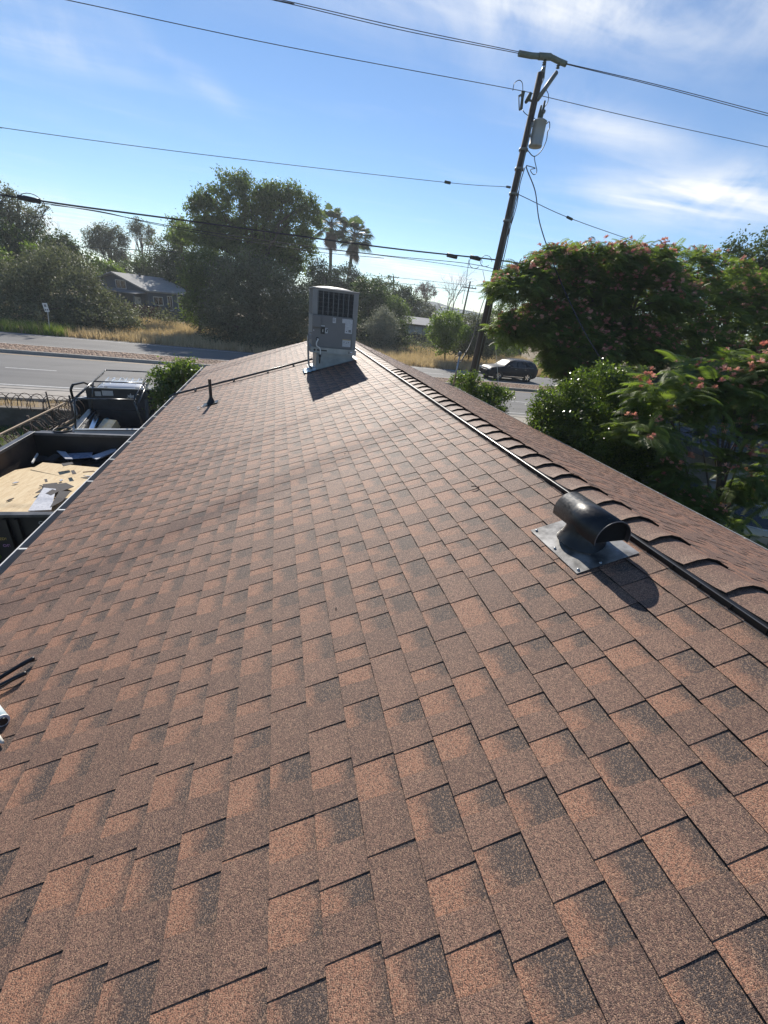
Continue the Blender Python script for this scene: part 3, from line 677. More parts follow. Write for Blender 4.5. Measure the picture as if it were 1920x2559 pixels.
# ================================================================== VEHICLES
def wheel(parent, x, y, z, r, w_, axis='x', rimm=None, spokes=5, side=1):
    """tyre with its rim; axis is the axle direction"""
    rot = Matrix.Rotation(R(90), 3, 'Y') if axis == 'x' else Matrix.Rotation(R(90), 3, 'X')
    ty = MB().lathe([(r*.62, -w_/2), (r*.93, -w_/2), (r, -w_*.38), (r, w_*.38), (r*.93, w_/2), (r*.62, w_/2)], (x, y, z), 26, rot)
    wh = ty.build('wheel', rubber, parent, local=True)
    rm = MB()
    s0 = side*w_*.40
    rm.lathe([(r*.63, s0), (r*.60, s0-.01*side), (r*.56, s0-.05*side)], (x, y, z), 26, rot)
    rm.lathe([(.001, s0), (r*.13, s0-.01*side), (r*.14, s0-.03*side)], (x, y, z), 14, rot)
    for k in range(spokes):
        a = 2*math.pi*k/spokes+.3
        for da in (-.16, .16):
            p0 = Vector((math.cos(a)*r*.1, math.sin(a)*r*.1, s0-.015*side)); p1 = Vector((math.cos(a+da)*r*.6, math.sin(a+da)*r*.6, s0-.01*side))
            rm.bar(rot @ p0+Vector((x, y, z)), rot @ p1+Vector((x, y, z)), r*.09, .02, up=rot @ Vector((0, 0, 1)))
    rm.build('rim', rimm or chrome, wh, local=True)
    MB().lathe([(.001, side*w_*.2), (r*.6, side*w_*.2)], (x, y, z), 20, rot).build('brake', black_metal, wh, local=True)
    return wh
def loft(stations, half):
    """stations: list of (x, [(y,z),...]) half rings, mirrored across y"""
    V = []; n = len(half(stations[0]))
    for st in stations:
        h = half(st); V += [(st[0], yy, z) for yy, z in h]+[(st[0], -yy, z) for yy, z in reversed(h)]
    k = 2*n; F = [(i*k+j, i*k+(j+1) % k, (i+1)*k+(j+1) % k, (i+1)*k+j) for i in range(len(stations)-1) for j in range(k)]
    F += [tuple(range(k))[::-1], tuple((len(stations)-1)*k+j for j in range(k))]
    return V, F
def make_suv(name, loc, rz, label, paint, cat='car', L=4.98, roofh=1.72):
    """nose points to local -x"""
    t = root(name, loc, label, cat, rz)
    # (x, half width, sill z, belt z, roof z, half width of the roof)
    st = [(-2.46, .62, .42, .62, .66, .5), (-2.40, .84, .30, .80, .86, .66), (-2.15, .95, .25, .95, 1.02, .74), (-1.6, .99, .24, 1.02, 1.09, .80), (-1.05, .995, .24, 1.06, 1.16, .82),
          (-.85, .995, .24, 1.08, 1.24, .78), (-.35, .995, .24, 1.09, 1.60, .68), (.1, .995, .24, 1.10, 1.70, .67), (.9, .995, .24, 1.12, roofh, .67), (1.7, .99, .24, 1.14, 1.70, .65), (2.12, .98, .27, 1.16, 1.62, .62), (2.36, .95, .36, 1.15, 1.30, .70), (2.47, .86, .42, 1.0, 1.06, .76), (2.5, .74, .5, .8, .86, .68)]
    def half(s_):
        x, w_, zs, zb, zr, wr = s_
        return [(w_*.86, zs), (w_*.97, zs+.14), (w_, (zs+zb)/2+.05), (w_*.985, zb), (wr+(w_*.985-wr)*.06, zr-.05*min(1, (zr-zb)*3)), (wr*.8, zr), (wr*.4, zr+.015)]
    V, F = loft(st, half)
    o = MB().add(V, F, True).build('body', paint, t, local=True)
    # glazing, set just outside the cabin sides
    def sidey(x, z):
        for a, b in zip(st, st[1:]):
            if a[0] <= x <= b[0]:
                f = (x-a[0])/(b[0]-a[0]); q = [u+(v-u)*f for u, v in zip(a, b)]
                w_, zb, zr, wr = q[1]*.985, q[3], q[4], q[5]; g = max(0, min(1, (z-zb)/(zr-.05-zb)))
                return w_+(wr+(w_-wr)*.06-w_)*g
        return .98
    def pane(nm, poly):
        for s_ in (-1, 1):
            P = [(x, s_*(sidey(x, z)+.006), z) for x, z in poly]; Q = [(x, s_*(sidey(x, z)-.01), z) for x, z in poly]; n = len(P)
            MB().add(P+Q, [tuple(range(n)), tuple(range(n, 2*n))[::-1]]+[(i, (i+1) % n, n+(i+1) % n, n+i) for i in range(n)]).build(nm, glass, t, local=True)
    pane('front_window', [(-.72, 1.16), (.18, 1.17), (.18, 1.61), (-.12, 1.58)])
    pane('rear_window', [(.25, 1.17), (1.12, 1.19), (1.12, 1.62), (.25, 1.62)])
    pane('quarter_window', [(1.2, 1.2), (1.86, 1.24), (2.0, 1.32), (1.85, 1.56), (1.2, 1.62)])
    ws = [(-.93, -.74, 1.20), (-.93, .74, 1.20), (-.40, .63, 1.585), (-.40, -.63, 1.585)]
    MB().add([(x-.02, y, z+.02) for x, y, z in ws]+[(x+.03, y, z-.02) for x, y, z in ws], [(0, 1, 2, 3), (7, 6, 5, 4), (0, 4, 5, 1), (1, 5, 6, 2), (2, 6, 7, 3), (3, 7, 4, 0)]).build('windscreen', mat('windscreen_glass', (.07, .085, .09), .55, spec=.35), t, local=True)
    rg = [(2.33, -.62, 1.28), (2.33, .62, 1.28), (2.10, .56, 1.56), (2.10, -.56, 1.56)]
    MB().add([(x+.05, y, z+.02) for x, y, z in rg]+[(x-.03, y, z-.02) for x, y, z in rg], [(0, 1, 2, 3), (7, 6, 5, 4), (0, 4, 5, 1), (1, 5, 6, 2), (2, 6, 7, 3), (3, 7, 4, 0)]).build('back_window', glass, t, local=True)
    for s_ in (-1, 1):
        y = s_*1.0
        MB().tube([(-.78, s_*(sidey(-.7, 1.12)+.008), 1.125), (1.2, s_*(sidey(1.2, 1.15)+.008), 1.16), (1.93, s_*(sidey(1.93, 1.2)+.008), 1.21), (2.05, s_*(sidey(2.05, 1.33)+.008), 1.33), (1.9, s_*(sidey(1.9, 1.6)+.01), 1.6), (1.1, s_*(sidey(1.1, 1.65)+.01), 1.655), (.1, s_*(sidey(.1, 1.64)+.01), 1.645)], .011, 5).build('window_trim', chrome, t, local=True)
        MB().box(-1.05, 1.05, min(y*.955, y*.99), max(y*.955, y*.99), .36, .40).build('sill_trim', chrome, t, local=True)
        MB().tube([(-.2, s_*.60, 1.735), (1.8, s_*.58, 1.745)], .016, 6).build('roof_rail', chrome, t, local=True)
        MB().box(-.74, -.58, s_*1.0-.0 if s_ > 0 else -1.16, 1.16 if s_ > 0 else -1.0, 1.12, 1.26).build('door_mirror', paint, t, local=True, bevel=.03)
        for x in (-.35, .62): MB().box(x+.35, x+.53, s_*1.004-.012, s_*1.004+.012, .99, 1.015).build('door_handle', chrome, t, local=True)
        dl = MB()
        for x in (-.82, .215, 1.15): dl.box(x, x+.010, s_*.993-.006, s_*.993+.006, .42, 1.1)
        dl.build('door_gap', black_plastic, t, local=True)
        MB().box(-2.46, -2.25, s_*.72-.15, s_*.72+.15, .80, .90).build('headlight', mat('lamp_glass', (.6, .6, .6), .1, spec=1.0), t, local=True, bevel=.03)
        MB().box(2.38, 2.47, s_*.78-.12, s_*.78+.10, .78, 1.16).build('tail_light', mat('lamp_red', (.25, .01, .01), .2), t, local=True, bevel=.02)
        for x in (-1.52, 1.42):
            MB().lathe([(.001, 0), (.445, 0), (.46, -.03*s_)], (x, s_*.985, .40), 26, Matrix.Rotation(R(-90), 3, 'X')).build('wheel_arch', black_plastic, t, local=True)
            wheel(t, x, s_*.90, .385, .385, .25, 'y', side=-s_)
    gr = MB()
    gr.box(-2.5, -2.43, -.5, .5, .50, .78); gr.build('grille', black_plastic, t, local=True, bevel=.02)
    MB().box(-2.49, -2.40, -.8, .8, .26, .42).build('bumper', black_plastic, t, local=True, bevel=.03)
    MB().tube([(-.05, 0, 1.70), (.0, 0, 1.78)], .02, 6).build('roof_fin', paint, t, local=True)
    return t
navy = mat('navy_paint', (.005, .006, .010), .45, c2=(.014, .018, .035), scale=2, amt=.3, spec=.3)
make_suv('car', (19.9, 35.05, .003), R(4), 'dark navy SUV driving in the far lanes just right of the utility pole', navy, 'suv')

# ---- pickup with rack, seen from behind
TR = R(8.5)
tk = root('pickup_truck', (-4.38, 12.32, ZY+.02), 'white pickup truck with black ladder rack and open left door on the drive', 'pickup truck', TR)
wp = mat('truck_white', (.62, .63, .64), .25, c2=(.55, .56, .58), scale=1.5, amt=.5, coat=.5)
def tb(name, mt, *boxes, parent=None, bevel=0.0):
    b = MB()
    for q in boxes: b.box(*q)
    return b.build(name, mt, parent or tk, local=True, bevel=bevel)
# bed: floor, inner walls, rails
m_liner = mat('bed_liner', (.016, .017, .02), .6, c2=(.04, .04, .045), scale=6, amt=.6, bump=.4)
bed = tb('bed', m_liner, (-.74, .74, .06, 2.35, .78, .82), (-.90, -.74, 0, 2.40, .60, 1.30), (.74, .90, 0, 2.40, .60, 1.30), (-.90, .90, 2.35, 2.42, .6, 1.32))
tb('side_panel', wp, (-.985, -.902, 0, 2.42, .52, 1.27), bevel=.03); tb('side_panel', wp, (.902, .985, 0, 2.42, .52, 1.27), bevel=.03)
for a_ in (-.96, .80): tb('bed_rail', black_plastic, (a_, a_+.16, 0, 2.42, 1.302, 1.335), bevel=.008)
tg = tb('tailgate', wp, (-.80, .80, -.07, -.005, .62, 1.38), bevel=.015)
tb('tailgate_cap', steel, (-.80, .80, -.09, .01, 1.382, 1.415), parent=tg); tb('handle', black_plastic, (-.12, .12, -.085, -.07, 1.12, 1.19), parent=tg)
tb('bumper', chrome, (-.92, .92, -.22, -.09, .42, .58), bevel=.03)
for s_ in (-1, 1): tb('tail_light', MATS['lamp_red'], (s_*.89-.08, s_*.89+.08, -.035, -.002, .85, 1.22))
# black bulkhead board behind the cab with its stickers
bh = MB().box(-.93, .93, 2.43, 2.46, 1.30, 1.97).build('bulkhead', m_liner, tk, local=True)
MB().box(-.93, .93, 2.425, 2.47, 1.972, 1.995).build('bulkhead_rail', steel, bh, local=True)
m_stk = mat('sticker_white', (.5, .5, .5), .5, c2=(.3, .3, .3), scale=40, amt=.5)
for q in ((-.70, -.545, 1.74, 1.88), (-.51, -.22, 1.76, 1.91)): MB().box(q[0], q[1], 2.424, 2.429, q[2], q[3]).build('sticker', m_stk, bh, local=True)
MB().prism([(.12, 1.70), (.18, 1.76), (.16, 1.80), (.22, 1.78), (.25, 1.86), (.27, 1.78), (.34, 1.80), (.32, 1.70), (.28, 1.73), (.24, 1.69), (.20, 1.73)], 'y', 2.424, 2.429).build('sticker', m_stk, bh, local=True)
# cab
cst = [(2.50, .95, .45, 1.30, 1.31, .9), (2.53, .965, .42, 1.33, 1.92, .70), (2.75, .97, .40, 1.34, 2.01, .66), (3.4, .975, .38, 1.34, 2.02, .64), (4.15, .975, .38, 1.33, 1.96, .62), (4.5, .975, .38, 1.31, 1.86, .63), (5.05, .97, .40, 1.27, 1.38, .74), (5.1, .97, .4, 1.26, 1.29, .9)]
def chalf(s_):
    x, w_, zs, zb, zr, wr = s_
    return [(w_*.94, zs), (w_, zs+.2), (w_, (zs+zb)/2), (w_*.985, zb), (wr, zr-.05*min(1, (zr-zb)*3)), (wr*.85, zr), (wr*.4, zr+.012)]
V, F = loft(cst, chalf); V = [(y, x, z) for x, y, z in V]
MB().add(V, F, True).build('cab', wp, tk, local=True)
hst = [(5.1, .97, .45, 1.18, 1.27, .80), (5.6, .97, .42, 1.14, 1.23, .80), (6.2, .95, .42, 1.08, 1.16, .76), (6.45, .90, .45, .98, 1.05, .7), (6.52, .8, .5, .85, .9, .6)]
V, F = loft(hst, chalf); V = [(y, x, z) for x, y, z in V]
MB().add(V, F, True).build('hood', wp, tk, local=True)
tb('rear_window', glass, (-.60, .60, 2.515, 2.535, 1.42, 1.84)); tb('window_band', mat('teal_grey', (.07, .10, .11), .3), (-.66, .66, 2.50, 2.52, 1.805, 1.895))
tb('brake_light', MATS['lamp_red'], (-.16, .16, 2.485, 2.50, 1.825, 1.88)); tb('cargo_lamp', white_metal, (-.15, -.06, 2.478, 2.486, 1.83, 1.875), (.07, .16, 2.478, 2.486, 1.83, 1.875))
for x in (-.42, .42): tb('roof_bracket', black_plastic, (x-.04, x+.04, 2.60, 2.68, 1.93, 1.99))
for x in (-.42, -.14, .14, .42): MB().lathe([(.001, .03), (.03, .025), (.04, 0)], (x, 4.1, 1.975), 12).build('roof_lamp', white_metal, tk, local=True)
rbm = MB()
for i in range(7): rbm.box(-.54+i*.18-.012, -.54+i*.18+.012, 2.95, 4.0, 2.0, 2.032)
rbm.build('roof_rib', wp, tk, local=True)
for s_ in (1,):
    tb('door_window', glass, (s_*.90-.02, s_*.93, 2.75, 3.45, 1.36, 1.70)); tb('door_window', glass, (s_*.90-.02, s_*.93, 3.52, 4.55, 1.36, 1.68))
tb('cab_opening', m_liner, (-.985, -.955, 3.5, 4.75, .55, 1.68))
m_blue = mat('stripe_blue', (.03, .20, .42), .3); m_yl = mat('stripe_yellow', (.62, .52, .10), .3)
gs = MB().prism([(2.6, .62), (2.9, .62), (3.55, 1.30), (3.25, 1.30)], 'x', .977, .984); gs.build('stripe', m_blue, tk, local=True)
MB().prism([(2.98, .62), (3.2, .62), (3.85, 1.30), (3.63, 1.30)], 'x', .977, .984).build('stripe', m_yl, tk, local=True)
MB().prism([(.5, .62), (.8, .62), (1.5, 1.25), (1.2, 1.25)], 'x', .986, .992).build('stripe', m_yl, tk, local=True)
MB().prism([(.9, .62), (1.1, .62), (1.8, 1.25), (1.6, 1.25)], 'x', .986, .992).build('stripe', m_blue, tk, local=True)
for s_ in (-1, 1):
    for y in (1.1, 5.55): wheel(tk, s_*.88, y, .37, .37, .26, 'x', steel, side=s_)
    a = (s_*1.0, 4.62, 1.32)
    mi = MB().box(min(s_*1.02, s_*1.24), max(s_*1.02, s_*1.24), 4.6, 4.72, 1.22, 1.52).build('door_mirror', white_metal if s_ > 0 else mat('mirror_tan', (.5, .42, .30), .3), tk, local=True, bevel=.04)
# open left door, hinged at the front edge
dM = Matrix.Translation((-.98, 4.72, 0)) @ Matrix.Rotation(R(-36), 4, 'Z')
def door_mb(f):
    b = MB(); f(b); b.xf(dM); return b
dr = door_mb(lambda b: b.box(-.05, .03, -1.15, 0, .48, 1.32)).build('door', wp, tk, local=True, bevel=.02)
def fr(b):
    pts = [(0, -1.12, 1.3), (0, -1.13, 1.62), (0, -1.02, 1.76), (0, -.62, 1.78), (0, -.2, 1.56), (0, -.03, 1.32)]
    for p, q_ in zip(pts, pts[1:]): b.bar(p, q_, .055, .05)
door_mb(fr).build('window_frame', black_plastic, dr, local=True)
door_mb(lambda b: b.box(.031, .06, -1.10, -.05, .6, 1.25)).build('door_trim', m_liner, dr, local=True)
# ladder rack: four posts, two double side rails, cross bars
rk = MB()
for s_ in (-1, 1):
    for dx, z in ((0, 2.20), (s_*.09, 2.10)):
        rk.tube([(s_*.66+dx, .0, z), (s_*.64+dx*.8, 4.2, z+.02)], .020, 8)
    rk.tube([(s_*.66, .02, 2.19), (s_*.80, .05, 1.33)], .022, 8)
    rk.tube([(s_*.66, 2.3, 2.19), (s_*.84, 2.3, 1.33)], .022, 8)
    for i in range(8): rk.tube([(s_*.66, .2+i*.55, 2.2), (s_*.745, .2+i*.55, 2.1)], .012, 6)
rk.tube([(-.66, 0, 2.2), (.66, 0, 2.2)], .022, 8).tube([(-.64, 2.3, 2.2), (.64, 2.3, 2.2)], .02, 8).tube(smoothpts([(-.64, 4.1, 2.22), (-.6, 4.2, 2.22), (0, 4.22, 2.22), (.6, 4.2, 2.22), (.64, 4.1, 2.22)]), .022, 8)
m_rk = mat('rack_metal', (.04, .042, .045), .25, c2=(.3, .3, .3), scale=6, amt=.4, metal=.6)
rk.build('ladder_rack', m_rk, tk, local=True)
# things lying in the bed
Mt = Matrix.Translation((-4.38, 12.32, ZY+.02)) @ Matrix.Rotation(TR, 4, 'Z')
def W(x, y, z): return tuple(Mt @ Vector((x, y, z)))
def bedthing(name, lb, cat, x, y, z, rz=0.0):
    p = W(x, y, z); return root(name, p, lb, cat, TR+rz)
q = bedthing('cardboard_box', 'printed yellow and white carton tilted in the truck bed', 'box', -.30, 1.15, 1.05, R(-25))
MB().box(-.19, .19, -.3, .3, -.13, .13).xf(Matrix.Rotation(R(28), 4, 'X')).build('carton', mat('carton_print', (.50, .42, .22), .6, c2=(.55, .55, .5), scale=9, amt=.9), q, local=True)
MB().box(-.195, -.191, -.28, .28, -.12, .12).xf(Matrix.Rotation(R(28), 4, 'X')).build('carton_label', m_stk, q, local=True)
q = bedthing('metal_trim', 'long bright folded metal trim leaning along the left bed wall', 'metal trim', -.62, .9, 1.15)
MB().prism([(-.07, 0), (.07, 0), (.07, .06), (.06, .06), (.06, .01), (-.07, .01)], 'y', -.85, 1.0).xf(Matrix.Rotation(R(9), 4, 'X')).build('trim', chrome, q, local=True)
q = bedthing('bucket', 'small black printed can in the truck bed beside the carton', 'can', -.52, .55, .84)
MB().lathe([(.001, 0), (.12, 0), (.125, .02), (.125, .26), (.115, .28), (.001, .28)], (0, 0, 0), 18).build('can', black_plastic, q, local=True)
MB().lathe([(.1265, .08), (.1265, .2)], (0, 0, 0), 18).build('label', m_stk, q, local=True)
q = bedthing('foam_box', 'white lidded box lying near the tailgate of the truck', 'box', .28, .32, .84, R(8))
MB().box(-.22, .22, -.1, .1, 0, .20).build('body', white_metal, q, local=True, bevel=.02); MB().box(-.23, .23, -.11, .11, .201, .235).build('lid', white_metal, q, local=True, bevel=.01)
q = bedthing('drill', 'orange power tool lying near the tailgate', 'power tool', -.38, .28, 1.0)
MB().tube([(-.12, 0, 0), (.12, .03, .02)], [.05, .04], 10).bar((.0, 0, 0), (.02, -.12, -.08), .05, .06).build('tool_body', mat('tool_orange', (.75, .22, .04), .4), q, local=True)
MB().tube([(.12, .03, .02), (.22, .05, .03)], .015, 6).build('chuck', steel, q, local=True)
q = bedthing('tarp', 'crumpled blue tarp in the far left corner of the truck bed', 'tarp', -.42, 2.0, .84)
vv_ = []
for j in range(9):
    for i in range(9): vv_.append((-.28+i*.07, -.25+j*.06, .12+.22*math.exp(-((i-4)**2+(j-4)**2)/9)+rnd.uniform(-.03, .03)))
ff = [(j*9+i, j*9+i+1, j*9+i+10, j*9+i+9) for j in range(8) for i in range(8)]
npmesh('tarp_sheet', vv_, ff, mat('tarp_blue', (.04, .16, .22), .35, c2=(.03, .06, .08), scale=9), q, local=True)
def coil(name, lb, x, y, z, R0, mt, n=5, cat='rope'):
    q = bedthing(name, lb, cat, x, y, z); pts = []
    for i in range(n*16):
        a = i*2*math.pi/16; rr = R0*(.75+.25*math.sin(i*.37)); pts.append((rr*math.cos(a), rr*.8*math.sin(a), .02+.12*abs(math.sin(i*.23))+i*.0008))
    MB().tube(pts, .011, 5).build('coil', mt, q, local=True)
coil('rope_coil', 'coiled beige rope heap in the middle of the truck bed', .18, .95, .84, .26, mat('rope_beige', (.35, .31, .22), .9), 7)
coil('hose_coil', 'green garden hose coiled at the right of the truck bed', .55, .7, .84, .15, mat('hose_green', (.05, .18, .09), .5), 5, 'hose')
q = bedthing('tool_bag', 'dark grey tool bag behind the white box in the truck bed', 'bag', .02, .5, .84)
MB().box(-.2, .2, -.12, .12, 0, .2).build('bag', mat('bag_grey', (.08, .085, .1), .8, c2=(.16, .16, .18), scale=8), q, local=True, bevel=.04)
MB().tube(smoothpts([(-.12, 0, .2), (-.08, 0, .28), (.08, 0, .28), (.12, 0, .2)]), .012, 6).build('handle', black_plastic, q, local=True)
q = bedthing('yellow_board', 'flat yellowish board lying across the middle of the truck bed', 'board', .1, 1.35, .85, R(15))
MB().box(-.3, .3, -.12, .12, 0, .03).build('board', mat('board_yellow', (.42, .36, .16), .7), q, local=True)
q = bedthing('black_post', 'black square post standing in the right rear of the truck bed', 'post', .78, 1.2, 1.30)
MB().bar((0, 0, 0), (.02, .15, .62), .09).build('post', black_plastic, q, local=True)

# ---- dump trailer
TX0, TX1, TY0, TY1, TZ0, TZ1 = -5.22, -3.06, 6.38, 10.32, -.05, 1.30
tr = root('dump_trailer', ((TX0+TX1)/2, (TY0+TY1)/2, ZY+.02), 'black steel dump trailer with tall sides parked beside the eave', 'trailer')
m_trb = mat('trailer_black', (.013, .013, .014), .45, c2=(.03, .028, .025), scale=3, amt=.8)
m_trin = mat('trailer_rusty', (.05, .04, .034), .7, c2=(.11, .075, .05), scale=2.2, amt=.9, bump=.3)
MB().box(TX0, TX1, TY0, TY1, TZ0-.1, TZ0).build('floor', m_trb, tr)
MB().box(TX0, TX0+.05, TY0, TY1, TZ0, TZ1).build('side_wall', m_trin, tr)
MB().box(TX1-.05, TX1, TY0, TY1, TZ0, TZ1).build('side_wall', m_trin, tr)
MB().box(TX0+.051, TX1-.051, TY1-.05, TY1, TZ0, TZ1).build('front_wall', m_trb, tr)
gt = MB().box(TX0+.051, TX1-.051, TY0, TY0+.05, TZ0, TZ1).build('tailgate', m_trb, tr)
rl = MB()
rl.box(TX0-.03, TX0+.08, TY0-.02, TY1+.02, TZ1+.001, TZ1+.06); rl.box(TX1-.08, TX1+.03, TY0-.02, TY1+.02, TZ1+.001, TZ1+.06)
rl.box(TX0+.081, TX1-.081, TY1-.08, TY1+.03, TZ1+.001, TZ1+.06); rl.box(TX0+.081, TX1-.081, TY0-.03, TY0+.08, TZ1+.001, TZ1+.045)
rl.build('top_rail', mat('rail_worn', (.035, .035, .035), .4, c2=(.2, .19, .18), scale=4, amt=.6), tr, bevel=.006)
for x in (-3.86, -3.72, -4.7): MB().box(x, x+.05, TY0-.06, TY0-.002, TZ0-.05, TZ1-.02).build('stake', m_trb, tr)
for x, z in ((-4.32, TZ1-.02),): MB().box(x-.05, x+.12, TY0-.05, TY0-.001, TZ1-.12, TZ1-.02).build('latch', m_trb, tr)
MB().lathe([(.17, 0), (.18, .0), (.18, .03), (.165, .03), (.165, .0)], (-5.02+.35, TY1+.14, TZ1+.06), 26).build('tarp_ring', m_trb, tr)
MB().box(TX0+.1, TX0+.7, TY1+.035, TY1+.2, TZ1+.0, TZ1+.03).build('tarp_bracket', m_trb, tr)
MB().bar((-4.1, TY1, -.25), (-4.35, 12.0, -.1), .1).build('drawbar', m_trb, tr)
for s_, x in ((-1, TX0-.12), (1, TX1+.12)):
    for y in (7.9, 8.8): wheel(tr, x-tr.location.x, y-tr.location.y, .36, .36, .22, 'x', steel, side=s_)
m_tx1 = mat('print_grey', (.6, .6, .56), .6); m_tx2 = mat('print_gold', (.75, .5, .12), .6); m_tx3 = mat('print_violet', (.45, .22, .42), .6)
def ttext(b, px, py, size, mt):
    p = PY(px, py, TY0-.062); o_ = org(tr)
    text('lettering', b, mt, gt, Matrix.Translation((p[0]-o_[0], TY0-.003-o_[1], p[2]-o_[2])) @ Matrix.Rotation(R(90), 4, 'X'), size, .001)
ttext('CO', 92, 1316, .085, m_tx1); ttext('RED!', -14, 1355, .06, m_tx2); ttext('om', 2, 1372, .10, m_tx3)
# load: plywood sheets, underlayment, shingle scraps
m_ply = mat('plywood', (.66, .53, .33), .75, c2=(.52, .37, .20), scale=5, amt=.7, bump=.2, stretch=(3.5, .6, 1))
t = m_ply.node_tree; nt = NT.__new__(NT); nt.t = t; nt.n = t.nodes; nt.l = t.links
kn = nt.N('ShaderNodeTexNoise', ins={'Vector': nt.N('ShaderNodeTexCoord').outputs['Object'], 'Scale': 16.0, 'Detail': 5.0, 'Roughness': .7})
pb = [n for n in t.nodes if n.type == 'BSDF_PRINCIPLED'][0]; src = pb.inputs['Base Color'].links[0].from_socket
t.links.new(nt.mix(nt.smooth(kn.outputs[0], .60, .68, 0, .7), src, (.22, .11, .05)), pb.inputs['Base Color'])
def loadthing(name, lb, cat, poly, z, th, mt, tilt=(0, 0)):
    cx_ = sum(p[0] for p in poly)/len(poly); cy_ = sum(p[1] for p in poly)/len(poly)
    b = MB(); n = len(poly)
    zz = lambda x, y: z+(x-cx_)*tilt[0]+(y-cy_)*tilt[1]
    b.add([(x-cx_, y-cy_, zz(x, y)-z) for x, y in poly]+[(x-cx_, y-cy_, zz(x, y)-z+th) for x, y in poly], [tuple(range(n))[::-1], tuple(range(n, 2*n))]+[(i, (i+1) % n, n+(i+1) % n, n+i) for i in range(n)])
    o = b.build(name, mt); o.location = (cx_, cy_, z); o['label'] = lb; o['category'] = cat; return o
pz = lambda x, y, z: tuple(PZ(x*.3373, 860+y*.3373, z)[:2])
loadthing('plywood_sheet', 'large pale plywood sheet covering the near half of the trailer load', 'plywood', [(-5.1, 6.5), (-3.15, 6.5), (-3.15, 8.9), pz(230, 900, 1.0), pz(110, 925, 1.0)], 1.02, .018, m_ply, (0, -.06))
loadthing('plywood_sheet', 'second plywood sheet showing behind the first, farther in the trailer', 'plywood', [pz(225, 925, 1.0), (-3.2, 8.2), (-3.2, 9.1), pz(315, 868, 1.0)], .975, .018, m_ply, (0, -.03))
m_pap = mat('underlayment_paper', (.62, .63, .66), .6, c2=(.2, .22, .28), scale=26, amt=.75, stretch=(1, 4, 1))
loadthing('underlayment_scrap', 'crumpled grey-white underlayment strip on the near plywood', 'underlayment', [pz(215, 1258, 1.13), pz(330, 1085, 1.08), pz(420, 1095, 1.08), pz(385, 1250, 1.13)], 1.15, .012, m_pap, (0, -.05))
m_scr = mat('scrap_dark', (.06, .055, .055), .9, c2=(.11, .10, .095), scale=60, amt=.6)
for i, (pts, lb) in enumerate(((((265, 1115), (345, 1050), (490, 1030), (550, 1060), (440, 1110), (330, 1105)), 'wide torn grey shingle scrap in the middle of the near plywood'),
    (((315, 1040), (425, 1025), (430, 1045), (320, 1060)), 'narrow black shingle strip lying above the wide torn scrap'), (((345, 1130), (395, 1095), (442, 1112), (385, 1146)), 'small dark square scrap resting on the white underlayment'),
    (((525, 940), (550, 935), (568, 965), (538, 970)), 'little grey square scrap alone on the upper plywood'), (((455, 890), (535, 877), (547, 893), (470, 912)), 'dark rectangular scrap on the top edge of the plywood'),
    (((445, 1110), (530, 1112), (470, 1195), (380, 1250)), 'dark brown shingle scrap beside the eave at the plywood edge'), (((330, 1010), (350, 1006), (356, 1028), (338, 1032)), 'tiny tan chip just above the black strip'))):
    loadthing('shingle_scrap', lb, 'shingle scrap', [pz(*p, 1.09) for p in pts], 1.085+.004*i+(.02 if i in (0,) else 0)+.05*(1 if i in (2, 5) else 0), .008, m_scr, (0, -.05))
loadthing('paper_board', 'white ribbed board leaning at the far end of the trailer, left one', 'board', [pz(425, 808, .95), pz(490, 815, .95), pz(545, 868, .95), pz(490, 868, .95)], .99, .02, m_pap)
loadthing('paper_board', 'white board at the far end of the trailer beside the gutter', 'board', [pz(670, 845, .95), pz(860, 790, .95), pz(870, 815, .95), pz(720, 875, .95)], 1.0, .02, m_pap, (.1, 0))
loadthing('wrap_sheet', 'blue-white printed wrap lying between the two white boards', 'wrap', [pz(510, 822, .9), pz(690, 812, .9), pz(680, 850, .9), pz(540, 862, .9)], .93, .01, mat('wrap_print', (.45, .52, .62), .4, c2=(.08, .12, .25), scale=14, amt=.8))
loadthing('lath', 'thin pale lath leaning behind the left corner of the plywood', 'lath', [pz(240, 905, .9), pz(280, 835, .9), pz(292, 838, .9), pz(252, 905, .9)], .96, .03, white_metal)
loadthing('lumber_scrap', 'thin bent brown stick lying on the upper plywood near the eave', 'stick', [pz(612, 938, 1.1), pz(690, 930, 1.1), pz(715, 943, 1.1), pz(690, 936, 1.1), pz(613, 942, 1.1)], 1.07, .012, mat('stick_brown', (.2, .12, .06), .8))
dk = MB()
for i in range(140):
    x, y = rnd.uniform(TX0+.1, TX1-.1), rnd.uniform(8.9, TY1-.1); a = rnd.uniform(0, 3); z = .55+rnd.uniform(0, .3)
    dk.bar((x-math.cos(a)*.15, y-math.sin(a)*.15, z), (x+math.cos(a)*.15, y+math.sin(a)*.15, z+rnd.uniform(-.1, .1)), rnd.uniform(.1, .25), .01)
dk.build('torn_shingles', m_scr, fix=False, kind='stuff', label='heap of torn dark shingles filling the trailer under the plywood', category='roofing waste')

